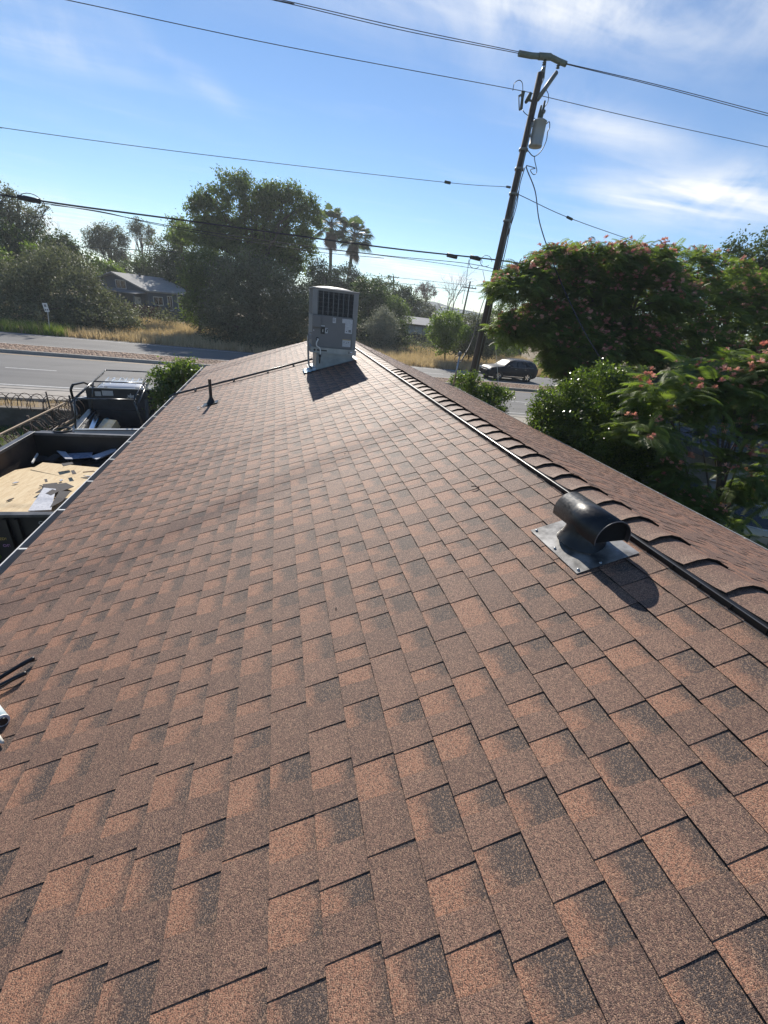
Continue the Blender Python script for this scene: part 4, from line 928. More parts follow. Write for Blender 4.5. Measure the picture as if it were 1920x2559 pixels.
for i, (x, y, w_, h_) in enumerate(((-4.6, 8.2, .05, .03), (-4.3, 7.4, .07, .02), (-3.95, 8.35, .03, .05), (-4.75, 7.2, .04, .04), (-3.6, 8.6, .08, .02), (-4.15, 8.05, .02, .02), (-4.5, 6.95, .03, .03))):
    a = rnd.uniform(0, 3); cs, sn = math.cos(a), math.sin(a)
    loadthing('roofing_chip', ['pale curled chip upper left on the plywood', 'slim dark chip in the left middle of the plywood', 'small chip near the gutter high on the plywood', 'chip at the left edge low on the plywood', 'long slim chip high beside the gutter', 'tiny chip in the upper middle of the plywood', 'little chip lowest on the left of the plywood'][i], 'chip', [(x-w_*cs, y-w_*sn), (x+h_*sn, y-h_*cs), (x+w_*cs, y+w_*sn), (x-h_*sn, y+h_*cs)], 1.075+(7.6-y)*.05+.005, .012, m_scr if i % 2 else m_pap)

# ================================================================== UTILITY POLE AND WIRES (pole line runs along the near side of the road)
YP = 19.0
def wpt(px, py, y=YP): return tuple(PY(px, py, y))
up = root('utility_pole', (8.92, YP, 0), 'tall dark wooden utility pole leaning slightly right beside the near bush', 'utility pole')
pb0, pb1 = Vector((8.9, YP, -.6)), Vector(wpt(1352, 182)); pk = [pb0.lerp(pb1, t_) for t_ in (0, .3, .6, 1)]
MB().tube(pk, [.185, .165, .145, .115], 16).build('pole', wood_dark, up)
def pole_at(z): t_ = (z-pb0.z)/(pb1.z-pb0.z); return pb0.lerp(pb1, t_)
m_gry = mat('standoff_grey', (.17, .18, .17), .5); m_por = mat('porcelain', (.07, .085, .07), .75, c2=(.10, .12, .10), scale=20, spec=.2)
zt = pb1.z
def arm(name, pts, r, mt): return MB().tube(pts, r, 10).build(name, mt, up)
# forked stand-off bracket at the top
a0 = pole_at(zt-.75); a0 = Vector((a0.x+.06, YP-.1, a0.z))
tipA = Vector(wpt(1395, 165)); arm('bracket_arm', [a0, Vector(wpt(1374, 205)), Vector(wpt(1392, 180))], [.075, .075, .07], m_gry)
arm('bracket_post', [Vector(wpt(1356, 195)), Vector(wpt(1357, 178)), Vector(wpt(1360, 168))], [.06, .08, .06], m_gry)
def insulator(at, rot=None, n=4, r=.07, h=.06):
    pr = []
    for i in range(n): pr += [(.03, i*h), (r, i*h+.012), (r*.9, i*h+.024), (.03, i*h+.04)]
    return MB().lathe(pr, at, 14, rot).build('insulator', m_por, up)
insulator(wpt(1359.5, 163)); insulator(Vector(wpt(1394, 171)), n=3)
# line guards over the conductors
m_grd = mat('guard_green', (.16, .19, .15), .6)
arm('line_guard', [wpt(1297, 133), wpt(1330, 139), wpt(1347, 140)], .085, m_grd)
arm('line_guard', [wpt(1347, 140), wpt(1376, 142)], .10, m_grd)
arm('line_guard', [wpt(1376, 142), wpt(1398, 153), wpt(1415, 160)], .085, m_grd)
arm('brace', [wpt(1348, 222), wpt(1360, 196), wpt(1365, 150)], .02, steel)
# cut-out fuse and post insulator, left of the pole
arm('cutout_arm', [wpt(1330, 252), wpt(1316, 248)], .035, m_gry)
arm('fuse_body', [wpt(1308, 228), wpt(1306, 245), wpt(1303, 272)], [.075, .05, .055], m_por)
arm('fuse_tube', [wpt(1297, 240), wpt(1298, 274)], .02, m_gry); arm('fuse_link', [wpt(1297, 240), wpt(1305, 236)], .035, m_gry); arm('fuse_link', [wpt(1298, 274), wpt(1304, 272)], .03, m_gry)
arm('post_insulator', [wpt(1327, 232), wpt(1321, 246), wpt(1314, 256)], [.06, .085, .05], m_por)
arm('jumper', smoothpts([wpt(1282, 226), wpt(1286, 208), wpt(1298, 200), wpt(1306, 208), wpt(1307, 228)]), .012, wire_m)
arm('jumper', smoothpts([wpt(1306, 274), wpt(1312, 282), wpt(1320, 288), wpt(1338, 296)]), .012, wire_m)
arm('jumper', smoothpts([wpt(1362, 218), wpt(1371, 236), wpt(1369, 256), wpt(1357, 273)]), .012, wire_m)
# transformer
tf = root('transformer', tuple(Vector(wpt(1345, 372))), 'grey cylindrical transformer hung on the right side of the utility pole', 'transformer')
ta, tb_ = Vector(wpt(1336, 366)), Vector(wpt(1349, 302)); ta.y = tb_.y = YP-.05; dx_ = (tb_-ta).normalized(); rot_ = dx_.to_track_quat('Z', 'Y').to_matrix(); Lc = (tb_-ta).length
MB().lathe([(.001, -.03), (.24, -.03), (.255, 0), (.255, .03), (.245, .04), (.245, Lc*.93), (.26, Lc*.94), (.26, Lc*.97), (.18, Lc*1.03), (.001, Lc*1.05)], ta, 28, rot_).build('tank', mat('tank_grey', (.36, .38, .38), .45, c2=(.28, .30, .30), scale=3), tf)
for px_, py_ in ((1346, 300), (1353, 297)):
    c = Vector(wpt(px_, py_)); MB().tube([c, c+dx_*.14, c+dx_*.28, c+dx_*(.42 if px_ < 1350 else .52)], [.045, .06, .045, .035], 10).build('bushing', m_por, tf)
MB().tube([Vector(wpt(1355, 277)), Vector(wpt(1362, 279))], .06, 10).build('arrester', m_gry, tf)
for py_ in (312, 338): MB().bar(wpt(1328 if py_ < 320 else 1324, py_), wpt(1337, py_), .12, .08).build('hanger', steel, tf)
MB().tube(smoothpts([wpt(1363, 312), wpt(1373, 304), wpt(1374, 318), wpt(1369, 330), wpt(1366, 350), wpt(1355, 374), wpt(1340, 389), wpt(1330, 388), wpt(1318, 373)]), .016, 6).build('lead', wire_m, tf)
MB().tube(smoothpts([wpt(1336, 390), wpt(1337, 402), wpt(1342, 428), wpt(1334, 436), wpt(1326, 424), wpt(1338, 420), wpt(1316, 413)]), .014, 6).build('lead', wire_m, tf)
# guy thimbles and bands on the pole
for z in (pole_at(1).z+0, 9.2, 8.3, 10.6, 10.0):
    c = pole_at(z); MB().tube([c+Vector((0, 0, -.04)), c+Vector((0, 0, .04))], .175, 16).build('band', m_gry, up)
MB().tube(smoothpts([tuple(pole_at(z)+Vector((.16+.02*math.sin(z*2), -.08, 0))) for z in np.linspace(.2, 9.4, 14)]), .018, 6).build('ground_wire', wire_m, up)
MB().tube(smoothpts([tuple(pole_at(z)+Vector((.02, -.16, 0))) for z in np.linspace(.2, 11.4, 8)]), .022, 6).build('riser', m_gry, up)

def wire(name, lb, pts, r, ext=(0, 0), cat='power line', mt=None, k=8, y2=None):
    P = [Vector(p) for p in pts]
    if ext[0]: P = [P[0]+(P[0]-P[1]).normalized()*ext[0]]+P
    if ext[1]: P = P+[P[-1]+(P[-1]-P[-2]).normalized()*ext[1]]
    c = P[len(P)//2]
    t = root(name, tuple(c), lb, cat)
    MB().tube(smoothpts(P, k), r, 6).build('strand', mt or wire_m, t)
    return t
w1 = wire('power_line', 'topmost pair of lines reaching the pole top from the upper edge of the photo', [wpt(500, -35), wpt(685, 0), wpt(1000, 74), wpt(1297, 133)], .010, (30, 0))
MB().tube(smoothpts([wpt(500, -40, 18.6), wpt(685, -5, 18.6), wpt(1000, 67, 18.6), wpt(1297, 129, 18.7)]), .010, 6).build('strand', wire_m, w1)
w2 = wire('power_line', 'thick pair of lines leaving the pole top to the right edge', [wpt(1415, 160), wpt(1650, 217), wpt(1920, 289), wpt(2200, 362)], .011, (0, 30))
MB().tube(smoothpts([wpt(1415, 158, 18.7), wpt(1650, 213, 18.6), wpt(1920, 283, 18.6), wpt(2200, 355, 18.6)]), .011, 6).build('strand', wire_m, w2)
wire('power_line', 'second line down crossing the sky and passing the fuse on the pole', [wpt(-200, -75), wpt(170, 0), wpt(700, 113), wpt(1280, 222), wpt(1345, 237), wpt(1600, 297), wpt(1920, 367), wpt(2300, 452)], .010, (30, 30))
w3 = wire('guy_wire', 'thin line from the left edge tied to the pole at half height', [wpt(-300, 270), wpt(0, 318), wpt(500, 385), wpt(1110, 455), wpt(1272, 467)], .009, (30, 0), 'guy wire')
MB().tube([wpt(1112, 454), wpt(1126, 457)], .05, 8).build('strain_insulator', m_por, w3); MB().tube([wpt(1266, 466), wpt(1276, 468)], .04, 8).build('clamp', m_gry, w3)
w4 = wire('guy_wire', 'thin line running down right from the pole to behind the pink tree', [wpt(1297, 486), wpt(1425, 545, 20.5), wpt(1603, 608, 22.5), wpt(1800, 676, 25)], .013, (0, 10), 'guy wire')
MB().tube([wpt(1418, 542, 20.4), wpt(1430, 548, 20.5)], .055, 8).build('strain_insulator', m_por, w4)
w5 = wire('cable_bundle', 'thick black cable bundle sagging from the left edge to the pole', [wpt(-300, 450), wpt(0, 487), wpt(200, 516), wpt(480, 553), wpt(960, 618), wpt(1230, 648), wpt(1380, 671), wpt(1700, 722), wpt(2100, 790)], .028, (30, 30), 'cable')
MB().tube(smoothpts([wpt(60, 500), wpt(240, 528), wpt(430, 565), wpt(700, 606), wpt(960, 638), wpt(1180, 660), wpt(1300, 690), wpt(1380, 705)]), .012, 5).build('strand', wire_m, w5)
MB().tube(smoothpts([wpt(130, 512), wpt(260, 530), wpt(430, 569), wpt(760, 625), wpt(960, 645)]), .010, 5).build('strand', wire_m, w5)
for c_ in ((1188, 645), (1130, 640), (65, 497), (80, 499)):
    a = Vector(wpt(*c_)); MB().tube([a+Vector((-.22, 0, .02)), a+Vector((.22, 0, -.01))], .075, 8).build('splice', wire_m, w5)
for cx_, cy_, r_ in ((1190, 655, .28), (1216, 652, .25), (78, 512, .4)):
    c = Vector(wpt(cx_, cy_)); MB().tube([c+Vector((r_*math.cos(a), .02*a, r_*.8*math.sin(a))) for a in np.linspace(0, 5.6, 20)], .012, 5).build('cable_loop', wire_m, w5)
wire('telephone_line', 'thin line below the bundle right of the air conditioner', [wpt(760, 618), wpt(900, 632), wpt(1080, 655), wpt(1230, 678), wpt(1330, 700)], .010, cat='telephone line')
wire('service_drop', 'twisted service cable dropping from the transformer to behind the hedge', [wpt(1316, 413), wpt(1318, 425), wpt(1338, 478), wpt(1349, 555, 18), wpt(1380, 650, 16.5), wpt(1420, 745, 15), wpt(1470, 845, 13.5), wpt(1530, 938, 12.5)], .020, cat='cable', mt=wire_m)
wire('service_drop', 'thin cable hanging close along the right side of the pole', [wpt(1313, 416), wpt(1300, 460), wpt(1290, 520), wpt(1265, 600), wpt(1240, 680, 18.7), wpt(1206, 760, 18.6), wpt(1180, 850, 17.5), wpt(1150, 905, 16.5)], .017, cat='cable')
for a, b, lb in (((1292, 652), (1312, 735), 'short slack wire hanging right of the pole under the bundle'), ((1172, 648), (1155, 760), 'thin down wire left of the pole crossing the far pole'), ((1207, 676), (1220, 760), 'thin down wire nearest the pole on its left'), ((1228, 765), (1250, 1018), 'pale guy strand from the pole base to the roof end')):
    wire('down_wire', lb, [wpt(*a), wpt((a[0]+b[0])/2+2, (a[1]+b[1])/2, YP-.4), wpt(*b, YP-1.2)], .010, cat='wire', mt=white_metal if 'pale' in lb else None)
# service mast at the far right end of the roof
q = root('service_mast', tuple(wpt(1148, 905, 14.4)), 'grey service mast with looped cables at the far right end of the roof', 'mast')
m0, m1 = Vector(wpt(1140, 925, 14.0)), Vector(wpt(1149, 890, 14.0))
MB().tube([m0-Vector((0, 0, .5)), m1], .028, 10).build('mast', steel, q)
MB().lathe([(.03, 0), (.06, .02), (.06, .10), (.02, .15), (.001, .15)], m1, 12).build('weather_head', m_gry, q)
MB().tube(smoothpts([m1+Vector((0, 0, .06)), m1+Vector((-.15, 0, -.05)), m1+Vector((-.1, 0, -.2)), m1+Vector((.1, 0, -.15)), m1+Vector((.25, .1, .15))]), .012, 6).build('cable_loop', wire_m, q)
# far poles beyond the road
for px_, pt, pbm, y, lb in ((984, 688, 745, 95, 'distant utility pole above the dark trees right of the air conditioner'), (1176, 703, 800, 70, 'thin far utility pole with short crossarm left of the main pole')):
    top = PY(px_, pt, y); bot = PY(px_-(0 if px_ < 1000 else 22), pbm+(0), y)
    q = root('far_utility_pole', (bot[0], y, 0), lb, 'utility pole')
    MB().tube([(bot[0], y, -.5), tuple(bot), tuple(top)], [.17, .16, .12], 8).build('pole', wood_dark, q)
    for dz in ((.3, 1.6) if y > 80 else (.9,)):
        MB().bar((top[0]-1.2, y, top[2]-dz), (top[0]+1.2, y, top[2]-dz), .12, .14).build('crossarm', wood_dark, q)
        for k_ in (-1.1, -.5, .5, 1.1): MB().tube([(top[0]+k_, y, top[2]-dz), (top[0]+k_, y, top[2]-dz+.25)], .05, 6).build('insulator', m_por, q)
for i, (pts, y, lb) in enumerate(((((740, 678), (984, 693), (1175, 713), (1500, 745)), 80, 'upper of two faint far lines crossing above the air conditioner'), (((740, 690), (984, 706), (1175, 728), (1500, 762)), 80, 'lower of two faint far lines crossing above the air conditioner'),
    (((1060, 762), (1170, 778), (1270, 792)), 72, 'lowest far line near the skyline left of the pole'), (((150, 612), (225, 618), (420, 628), (620, 640)), 60, 'faint far line behind the two pines on the left'))):
    wire('far_power_line', lb, [PY(p[0], p[1], y) for p in pts], .035, k=4)

# ================================================================== FENCES, SIGN, FAR HOUSES
fn = root('coil_fence', (-6.6, 13, ZY), 'wire fence with a beige rail and rusty coils beside the lawn', 'fence')
m_rail = mat('beige_rail', (.42, .31, .20), .7, c2=(.28, .2, .13), scale=8); m_rust = mat('rusty_wire', (.085, .055, .04), .7, c2=(.16, .10, .07), scale=20)
MB().bar((-6.5, 7.5, .90), (-6.5, 15.1, .83), .045, .035).build('top_rail', m_rail, fn)
MB().bar((-6.5, 13.6, .27), (-6.5, 17.0, .22), .07, .05).build('lower_rail', m_rail, fn); MB().bar((-6.4, 13.9, .15), (-6.4, 17.0, .10), .06, .05).build('lower_rail', m_rail, fn)
for y in (7.6, 10.3, 13.0, 15.6): MB().tube([(-6.55, y, ZY), (-6.55, y, .95)], .03, 8).build('post', m_rust, fn)
def helix(p0, p1, r, turns, wob=.04):
    p0, p1 = Vector(p0), Vector(p1); d = (p1-p0).normalized(); a = d.cross(Vector((0, 0, 1))).normalized(); b = a.cross(d); out = []
    n = int(turns*14)
    for i in range(n+1):
        t_ = i/n; an = 2*math.pi*turns*t_; rr = r*(1+.15*math.sin(t_*37)); out.append(p0.lerp(p1, t_)+a*rr*math.cos(an)+b*rr*math.sin(an)+Vector((0, 0, wob*math.sin(t_*19))))
    return out
MB().tube(helix((-6.6, 8, .55), (-6.6, 16.9, .50), .27, 26), .011, 5).build('wire_coil', m_rust, fn)
MB().tube(helix((-6.62, 8.2, .50), (-6.62, 16.5, .45), .24, 19), .011, 5).build('wire_coil', m_rust, fn)
MB().tube([(-6.6, 7.6, .32), (-6.6, 17, .28)], .008, 5).build('tension_wire', m_rust, fn)
fn = root('coil_fence', (-10, 16.9, ZY), 'rusty looped wire coil along the top of the wall by the sidewalk', 'fence')
MB().tube(helix((-20, 16.95, .40), (-6.75, 16.95, .36), .27, 36), .012, 5).build('wire_coil', m_rust, fn)
MB().tube(helix((-19.5, 16.95, .36), (-6.95, 16.95, .34), .22, 27), .011, 5).build('wire_coil', m_rust, fn)
MB().tube([(-20, 16.95, .62), (-6.7, 16.95, .60)], .008, 5).build('tension_wire', m_rust, fn)
for x in (-18.6, -15.9, -13.2, -10.5, -7.8): MB().tube([(x, 16.95, ZY), (x, 16.95, .72)], .025, 8).build('post', m_rust, fn)
# road sign
sg = root('road_sign', (-16.2, 37.9+1.0, 0), 'small white road sign on a thin leaning post at the far verge', 'sign')
s0, s1 = Vector(PY(127, 843, 38.9)), Vector(PY(117, 757, 38.9)); s0.z = -.1
MB().bar(s0, s1, .07, .05).build('post', steel, sg)
c = Vector(PY(114.5, 768, 38.85)); pm = Matrix.Translation(c) @ Matrix.Rotation(R(-7), 4, 'Y')
MB().box(-.15, .15, -.01, .01, -.29, .29).xf(pm).build('sign_plate', white_metal, sg)
mm = MB(); 
for q in ((-.07, .07, .02, .20), (-.11, -.02, -.22, -.10), (.03, .11, -.22, -.10)): mm.box(q[0], q[1], -.016, -.011, q[2], q[3])
mm.xf(pm).build('sign_marks', mat('sign_grey', (.22, .22, .22), .6), sg)
# blue-grey house
HM = Matrix.Translation((-16.5, 67.0, 0)) @ Matrix.Rotation(R(55), 4, 'Z')   # local x along the right side wall, local y across the gable
hs = root('blue_house', (-15.9, 67.5, 0), 'blue-grey house with pale roof half hidden behind the round olive bush', 'house')
m_blu = mat('blue_siding', (.085, .115, .15), .8, c2=(.07, .095, .125), scale=2, amt=.6); m_roofg = mat('grey_roof', (.30, .30, .29), .85, c2=(.22, .22, .21), scale=3, amt=.7)
def hb(b, name, mt, parent=None): return b.xf(HM).build(name, mt, parent or hs)
Lh, Wh, he_, rh = 7.5, 11.0, 3.15, 4.75
# corner of gable and side wall at the local origin; gable wall runs to local -y ... +0, side wall runs to local +x
CA, CB = Vector((0, 0)), Vector((0, Wh))
q = MB().prism([(0, -.3), (Wh, -.3), (Wh, he_), (Wh/2, rh), (0, he_)], 'x', 0, Lh)
q.xf(HM).build('wall', m_blu, hs)
rf = MB()
for s_ in (0, 1):
    y0_, z0_ = (Wh/2, rh+.02) , None
    ye = -.45 if s_ == 0 else Wh+.45; ze = he_-.45*(rh-he_)/(Wh/2)+.02
    rf.add([(-.5, Wh/2, rh+.02), (Lh+.5, Wh/2, rh+.02), (Lh+.5, ye, ze), (-.5, ye, ze), (-.5, Wh/2, rh+.20), (Lh+.5, Wh/2, rh+.20), (Lh+.5, ye, ze+.18), (-.5, ye, ze+.18)], [(3, 2, 1, 0), (4, 5, 6, 7), (0, 1, 5, 4), (1, 2, 6, 5), (2, 3, 7, 6), (3, 0, 4, 7)])
rfo = rf.xf(HM).build('roof', m_roofg, hs)
MB().tube([(3.4, Wh/2-.6, rh), (3.4, Wh/2-.6, rh+.45)], .12, 8).xf(HM).build('roof_pipe', black_metal, rfo)
def win(x0, x1, z0, z1, side):
    P = (lambda u, z, o: (u, -o, z)) if side == 'y' else (lambda u, z, o: (-o, u, z))
    b = MB()
    def bx(u0, u1, a0, a1, o0, o1):
        V = [P(u, z, o) for o in (o0, o1) for u in (u0, u1) for z in (a0, a1)]; b.add(V, [(0, 1, 3, 2), (4, 6, 7, 5), (0, 4, 5, 1), (2, 3, 7, 6), (0, 2, 6, 4), (1, 5, 7, 3)])
    f = .07
    bx(x0-f, x0, z0-f, z1+f, .005, .05); bx(x1, x1+f, z0-f, z1+f, .005, .05); bx(x0, x1, z0-f, z0, .005, .05); bx(x0, x1, z1, z1+f, .005, .05); bx((x0+x1)/2-.03, (x0+x1)/2+.03, z0, z1, .02, .045)
    wo = b.xf(HM).build('window', white_metal, hs)
    b = MB(); bx(x0, x1, z0, z1, .004, .018); b.xf(HM).build('pane', glass, wo)
win(.9, 2.3, 1.6, 2.5, 'y'); win(3.2, 3.9, 1.0, 2.7, 'y'); win(5.0, 6.3, 1.1, 2.7, 'y'); win(3.7, 5.4, 3.1, 4.0, 'x')
dm = MB().box(-.06, -.005, 1.3, 2.4, .1, 2.3).xf(HM).build('door', white_metal, hs)
MB().prism([(-.0, 2.95), (-2.0, 2.65), (-2.0, 2.75), (-.0, 3.05)], 'y', -.2, Wh).xf(HM).build('porch_roof', mat('porch_grey', (.20, .21, .22), .8), hs)
for y in (.2, 3.0, 6.0): MB().box(-1.95, -1.83, y, y+.12, -.2, 2.68).xf(HM).build('porch_post', m_blu, hs)
MB().box(7.0, 7.6, -.7, -.05, .5, 1.4).xf(HM).build('wall_unit', white_metal, hs)
# red-brown panel fence and open gate left, dark board fence right
def board_fence(name, lb, x0, x1, y0, y1, h, mt, gap=.02, bw=.2, z=-.05, grp=None):
    t = root(name, (x0, y0, 0), lb, 'fence', 0, grp); n = int(math.hypot(x1-x0, y1-y0)/bw); b = MB()
    for i in range(n):
        t0, t1 = i/n, (i+1-gap/bw)/n; hh = h+rnd.uniform(-.04, .05); o = rnd.uniform(-.015, .015)
        p, q_ = Vector((x0+(x1-x0)*t0, y0+(y1-y0)*t0+o, 0)), Vector((x0+(x1-x0)*t1, y0+(y1-y0)*t1+o, 0))
        b.add([(p.x, p.y, z), (q_.x, q_.y, z), (q_.x, q_.y+.025, z), (p.x, p.y+.025, z), (p.x, p.y, hh), (q_.x, q_.y, hh), (q_.x, q_.y+.025, hh), (p.x, p.y+.025, hh)], [(0, 1, 5, 4), (1, 2, 6, 5), (2, 3, 7, 6), (3, 0, 4, 7), (4, 5, 6, 7)])
    b.build('boards', mt, t, fix=False, kind='stuff')
    for i in range(0, n+1, 12):
        t0 = i/n; MB().box(x0+(x1-x0)*t0-.06, x0+(x1-x0)*t0+.06, y0+(y1-y0)*t0+.04, y0+(y1-y0)*t0+.14, z, h+.1).build('post', mt, t)
    return t
m_dkf = mat('dark_fence_wood', (.045, .038, .034), .9, c2=(.02, .018, .017), scale=2, amt=.8)
board_fence('board_fence', 'dark board fence running in front of the long pale house', 7.0, 36, 58.5, 60.5, 1.75, m_dkf)
board_fence('board_fence', 'dark board fence starting beside the gate below the big tree', -11.0, 1.0, 60.5, 60.5, 1.6, m_dkf)
board_fence('board_fence', 'low red-brown board fence in front of the blue-grey house', -21.5, -14.2, 64.0, 62.6, 1.6, mat('red_fence', (.10, .045, .035), .9, c2=(.06, .03, .025), scale=2))
gtt = root('wire_gate', (-12.6, 61.5, 0), 'open grey rail gate between the red-brown and the dark fence', 'gate')
for x in (-14.0, -12.9, -11.2): MB().tube([(x, 61.5, -.1), (x, 61.5, 2.0)], .06, 8).build('post', m_dkf, gtt)
for z in (.4, .8, 1.2, 1.7): MB().tube([(-12.9, 61.5, z), (-11.2, 61.5, z)], .03, 6).build('rail', m_dkf, gtt)
for z in (.6, 1.1, 1.6): MB().tube([(-14.0, 61.5, z), (-12.9, 61.5, z)], .03, 6).build('rail', m_dkf, gtt)
# long pale house behind the board fence
mh = root('mobile_home', (21, 70, 0), 'long low pale house with grey roof behind the dark board fence', 'house')
wallm = mat('pale_siding', (.42, .44, .43), .8, c2=(.36, .38, .37), scale=1.2)
MB().prism([(66, 0), (72, 0), (72, 2.75), (69, 3.55), (66, 2.75)], 'x', 17.9, 30.5).build('wall', wallm, mh)
rf = MB(); rf.prism([(65.6, 2.72), (69, 3.62), (72.4, 2.72), (72.4, 2.80), (69, 3.75), (65.6, 2.80)], 'x', 17.3, 31.0); rf.build('roof', mat('pale_roof', (.36, .36, .36), .8, c2=(.28, .28, .28), scale=2), mh)
for x0, x1 in ((21.6, 22.6), (25.6, 26.8), (18.6, 19.2)):
    wo = MB().box(x0-.08, x0, 65.95, 65.998, 1.3, 2.5).box(x1, x1+.08, 65.95, 65.998, 1.3, 2.5).box(x0, x1, 65.95, 65.998, 2.42, 2.5).build('window', m_dkf, mh)
    MB().box(x0, x1, 65.97, 65.996, 1.3, 2.419).build('pane', mat('pale_pane', (.35, .38, .38), .2), wo)
MB().box(17.3, 31, 65.55, 65.62, 2.6, 2.8).build('fascia', m_dkf, mh)
# neighbour's house and car, right, under the near pink tree
nb = root('neighbour_house', (16.5, 10, ZY), 'low neighbouring house with grey shingle roof under the pink flowering trees', 'house')
MB().box(12.6, 21, 8.6, 16.5, ZY, 1.9).build('wall', mat('neighbour_wall', (.28, .27, .24), .85), nb)
rf = MB(); rf.prism([(12.0, 1.72), (16.8, 3.2), (21.6, 1.72), (21.6, 1.85), (16.8, 3.35), (12.0, 1.85)], 'y', 7.9, 17.0)
rfo = rf.build('roof', mat('neighbour_shingle', (.12, .12, .125), .9, c2=(.07, .07, .075), scale=5, amt=.8), nb)
for k_ in range(24):
    t_ = k_/24; x = 12.0+4.8*t_; z = 1.86+1.5*t_; MB().prism([(x, z-.01), (x+.2, z+.052), (x+.2, z+.06), (x, z+.022)], 'y', 7.9+rnd.uniform(-.01, .01), 17.0).build('shingle_course', MATS['neighbour_shingle'], rfo)
wo = MB().box(13.4, 14.6, 8.55, 8.598, .4, 1.4).build('window', white_metal, nb); MB().box(13.47, 14.53, 8.53, 8.549, .47, 1.33).build('pane', glass, wo)
make_suv('old_car', (11.7, 8.0, ZY+.01), R(-38), 'pale beige car half hidden under the near pink flowering tree', mat('beige_paint', (.36, .33, .27), .3, c2=(.25, .23, .19), scale=3, coat=.5))

# ================================================================== VEGETATION
def unit(v): return v/np.maximum(np.linalg.norm(v, axis=1, keepdims=True), 1e-6)
def leafquads(C, T, N, L, Wd, fold=0.0):
    """diamond leaves: centres C, tip directions T, face normals N"""
    T = unit(T); S = unit(np.cross(T, N)); n = len(C); L = L[:, None]/2; Wd = Wd[:, None]/2
    U = unit(np.cross(S, T))
    V = np.stack([C-T*L, C+S*Wd-T*L*.15+U*fold*Wd, C+T*L, C-S*Wd-T*L*.15+U*fold*Wd], 1).reshape(-1, 3)
    F = np.arange(4*n).reshape(n, 4)
    return V, F
def crown_points(blobs, n, clr, r, fill=.55, squash=.8):
    """leaf positions in clusters on the outer part of several ellipsoids; returns points and outward directions"""
    B = np.array(blobs); wgt = (B[:, 3]*B[:, 4]+B[:, 4]*B[:, 5]+B[:, 3]*B[:, 5])**1.0; wgt /= wgt.sum()
    ncl = max(8, int(n/26)); bi = r.choice(len(B), ncl, p=wgt)
    d = unit(r.normal(size=(ncl, 3))); rad = fill+(1.06-fill)*r.random(ncl)**.55
    lump = 1+.10*np.sin(d[:, 0]*5+bi)+.08*np.sin(d[:, 2]*7+bi*2)
    cc = B[bi, :3]+d*B[bi, 3:6]*(rad*lump)[:, None]
    ki = r.integers(0, ncl, n); sz = clr*(.6+.8*r.random(ncl))[ki]
    P = cc[ki]+r.normal(size=(n, 3))*(sz[:, None]*np.array([1, 1, squash])*.55)
    tone = np.clip(r.random(ncl)[ki]*.6+r.random(n)*.5-.05, 0, 1)
    return P, unit(d[ki]+r.normal(size=(n, 3))*.55), tone
def B(px, py, y, rpx, rpy=None, dy=0.0, rd=None):
    """a lump of foliage seen at that pixel, at distance y, of that apparent radius"""
    p = PY(px, py, y+dy); dist = float((RW.T @ (p-np.array([0, 0, CAMZ])))[2]); a = rpx*dist/FPX; b = (rpy or rpx)*dist/FPX
    return (p[0], p[1], p[2], a, rd or max(a, b)*.9, b)
L_OLIVE = leafmat('leaf_olive', (.06, .07, .042), (.21, .215, .145), .30, .6, .25, tint=(1.3, 1.4, .8))
L_DARK = leafmat('leaf_dark', (.034, .050, .025), (.09, .118, .052), .38, .5, .3)
L_MID = leafmat('leaf_mid', (.06, .085, .038), (.16, .20, .085), .5, .55, .3)
L_LIGHT = leafmat('leaf_light', (.07, .11, .03), (.20, .25, .08), .50, .45, .3)
L_GLOSS = leafmat('leaf_gloss', (.038, .068, .018), (.17, .215, .055), .48, .28, .6)
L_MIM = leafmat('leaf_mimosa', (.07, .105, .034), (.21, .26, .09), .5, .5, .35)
L_SILV = leafmat('leaf_silver', (.12, .14, .11), (.32, .33, .26), .35, .6, tint=(1.2, 1.2, .95))
L_DRY = leafmat('leaf_dry', (.12, .09, .08), (.20, .16, .14), .3, .7, tint=(1.2, 1.1, .9))
PINK = leafmat('flower_pink', (.58, .22, .19), (.78, .47, .38), .35, .6, tint=(1.2, 1.1, .9))
def limbs(t, name, base, blobs, r0, r, nl=6, mt=None, wob=.05, trunk_to=None):
    base = Vector(base); top = Vector(trunk_to) if trunk_to is not None else Vector(np.mean([b[:3] for b in blobs], 0))
    mid = base.lerp(top, .5)+Vector((r.normal()*.1, r.normal()*.1, 0))*(top-base).length*.3
    tb_ = MB(); P = smoothpts([base-Vector((0, 0, .4)), base.lerp(mid, .5), mid, top], 4); n = len(P)
    tb_.tube(P, [r0*(1-.72*i/(n-1))+.0 for i in range(n)], 9)
    order = sorted(blobs, key=lambda b: -b[3])[:nl]
    for b in order:
        for q in range(2):
            s_ = P[int(n*(.35+.5*r.random()))]; e = Vector(b[:3])+Vector((r.normal()*b[3], r.normal()*b[4], r.normal()*b[5]*.8))*.42
            m_ = s_.lerp(e, .5)+Vector((r.normal(), r.normal(), abs(r.normal())))*(e-s_).length*.09
            rr = r0*.38*(.7+.5*r.random()); k_ = smoothpts([s_, m_, e], 4)
            tb_.tube(k_, [rr*(1-.85*i/(len(k_)-1)) for i in range(len(k_))], 6, cap=False)
            for w_ in range(2):
                e2 = e+Vector((r.normal()*b[3], r.normal()*b[4], r.normal()*b[5]))*.4; j_ = k_[len(k_)//2+w_]
                tb_.tube([j_, j_.lerp(e2, .5)+Vector((0, 0, .1)), e2], [rr*.4, rr*.25, rr*.08], 5, cap=False)
    return tb_.build('trunk', mt or bark, t, fix=False)
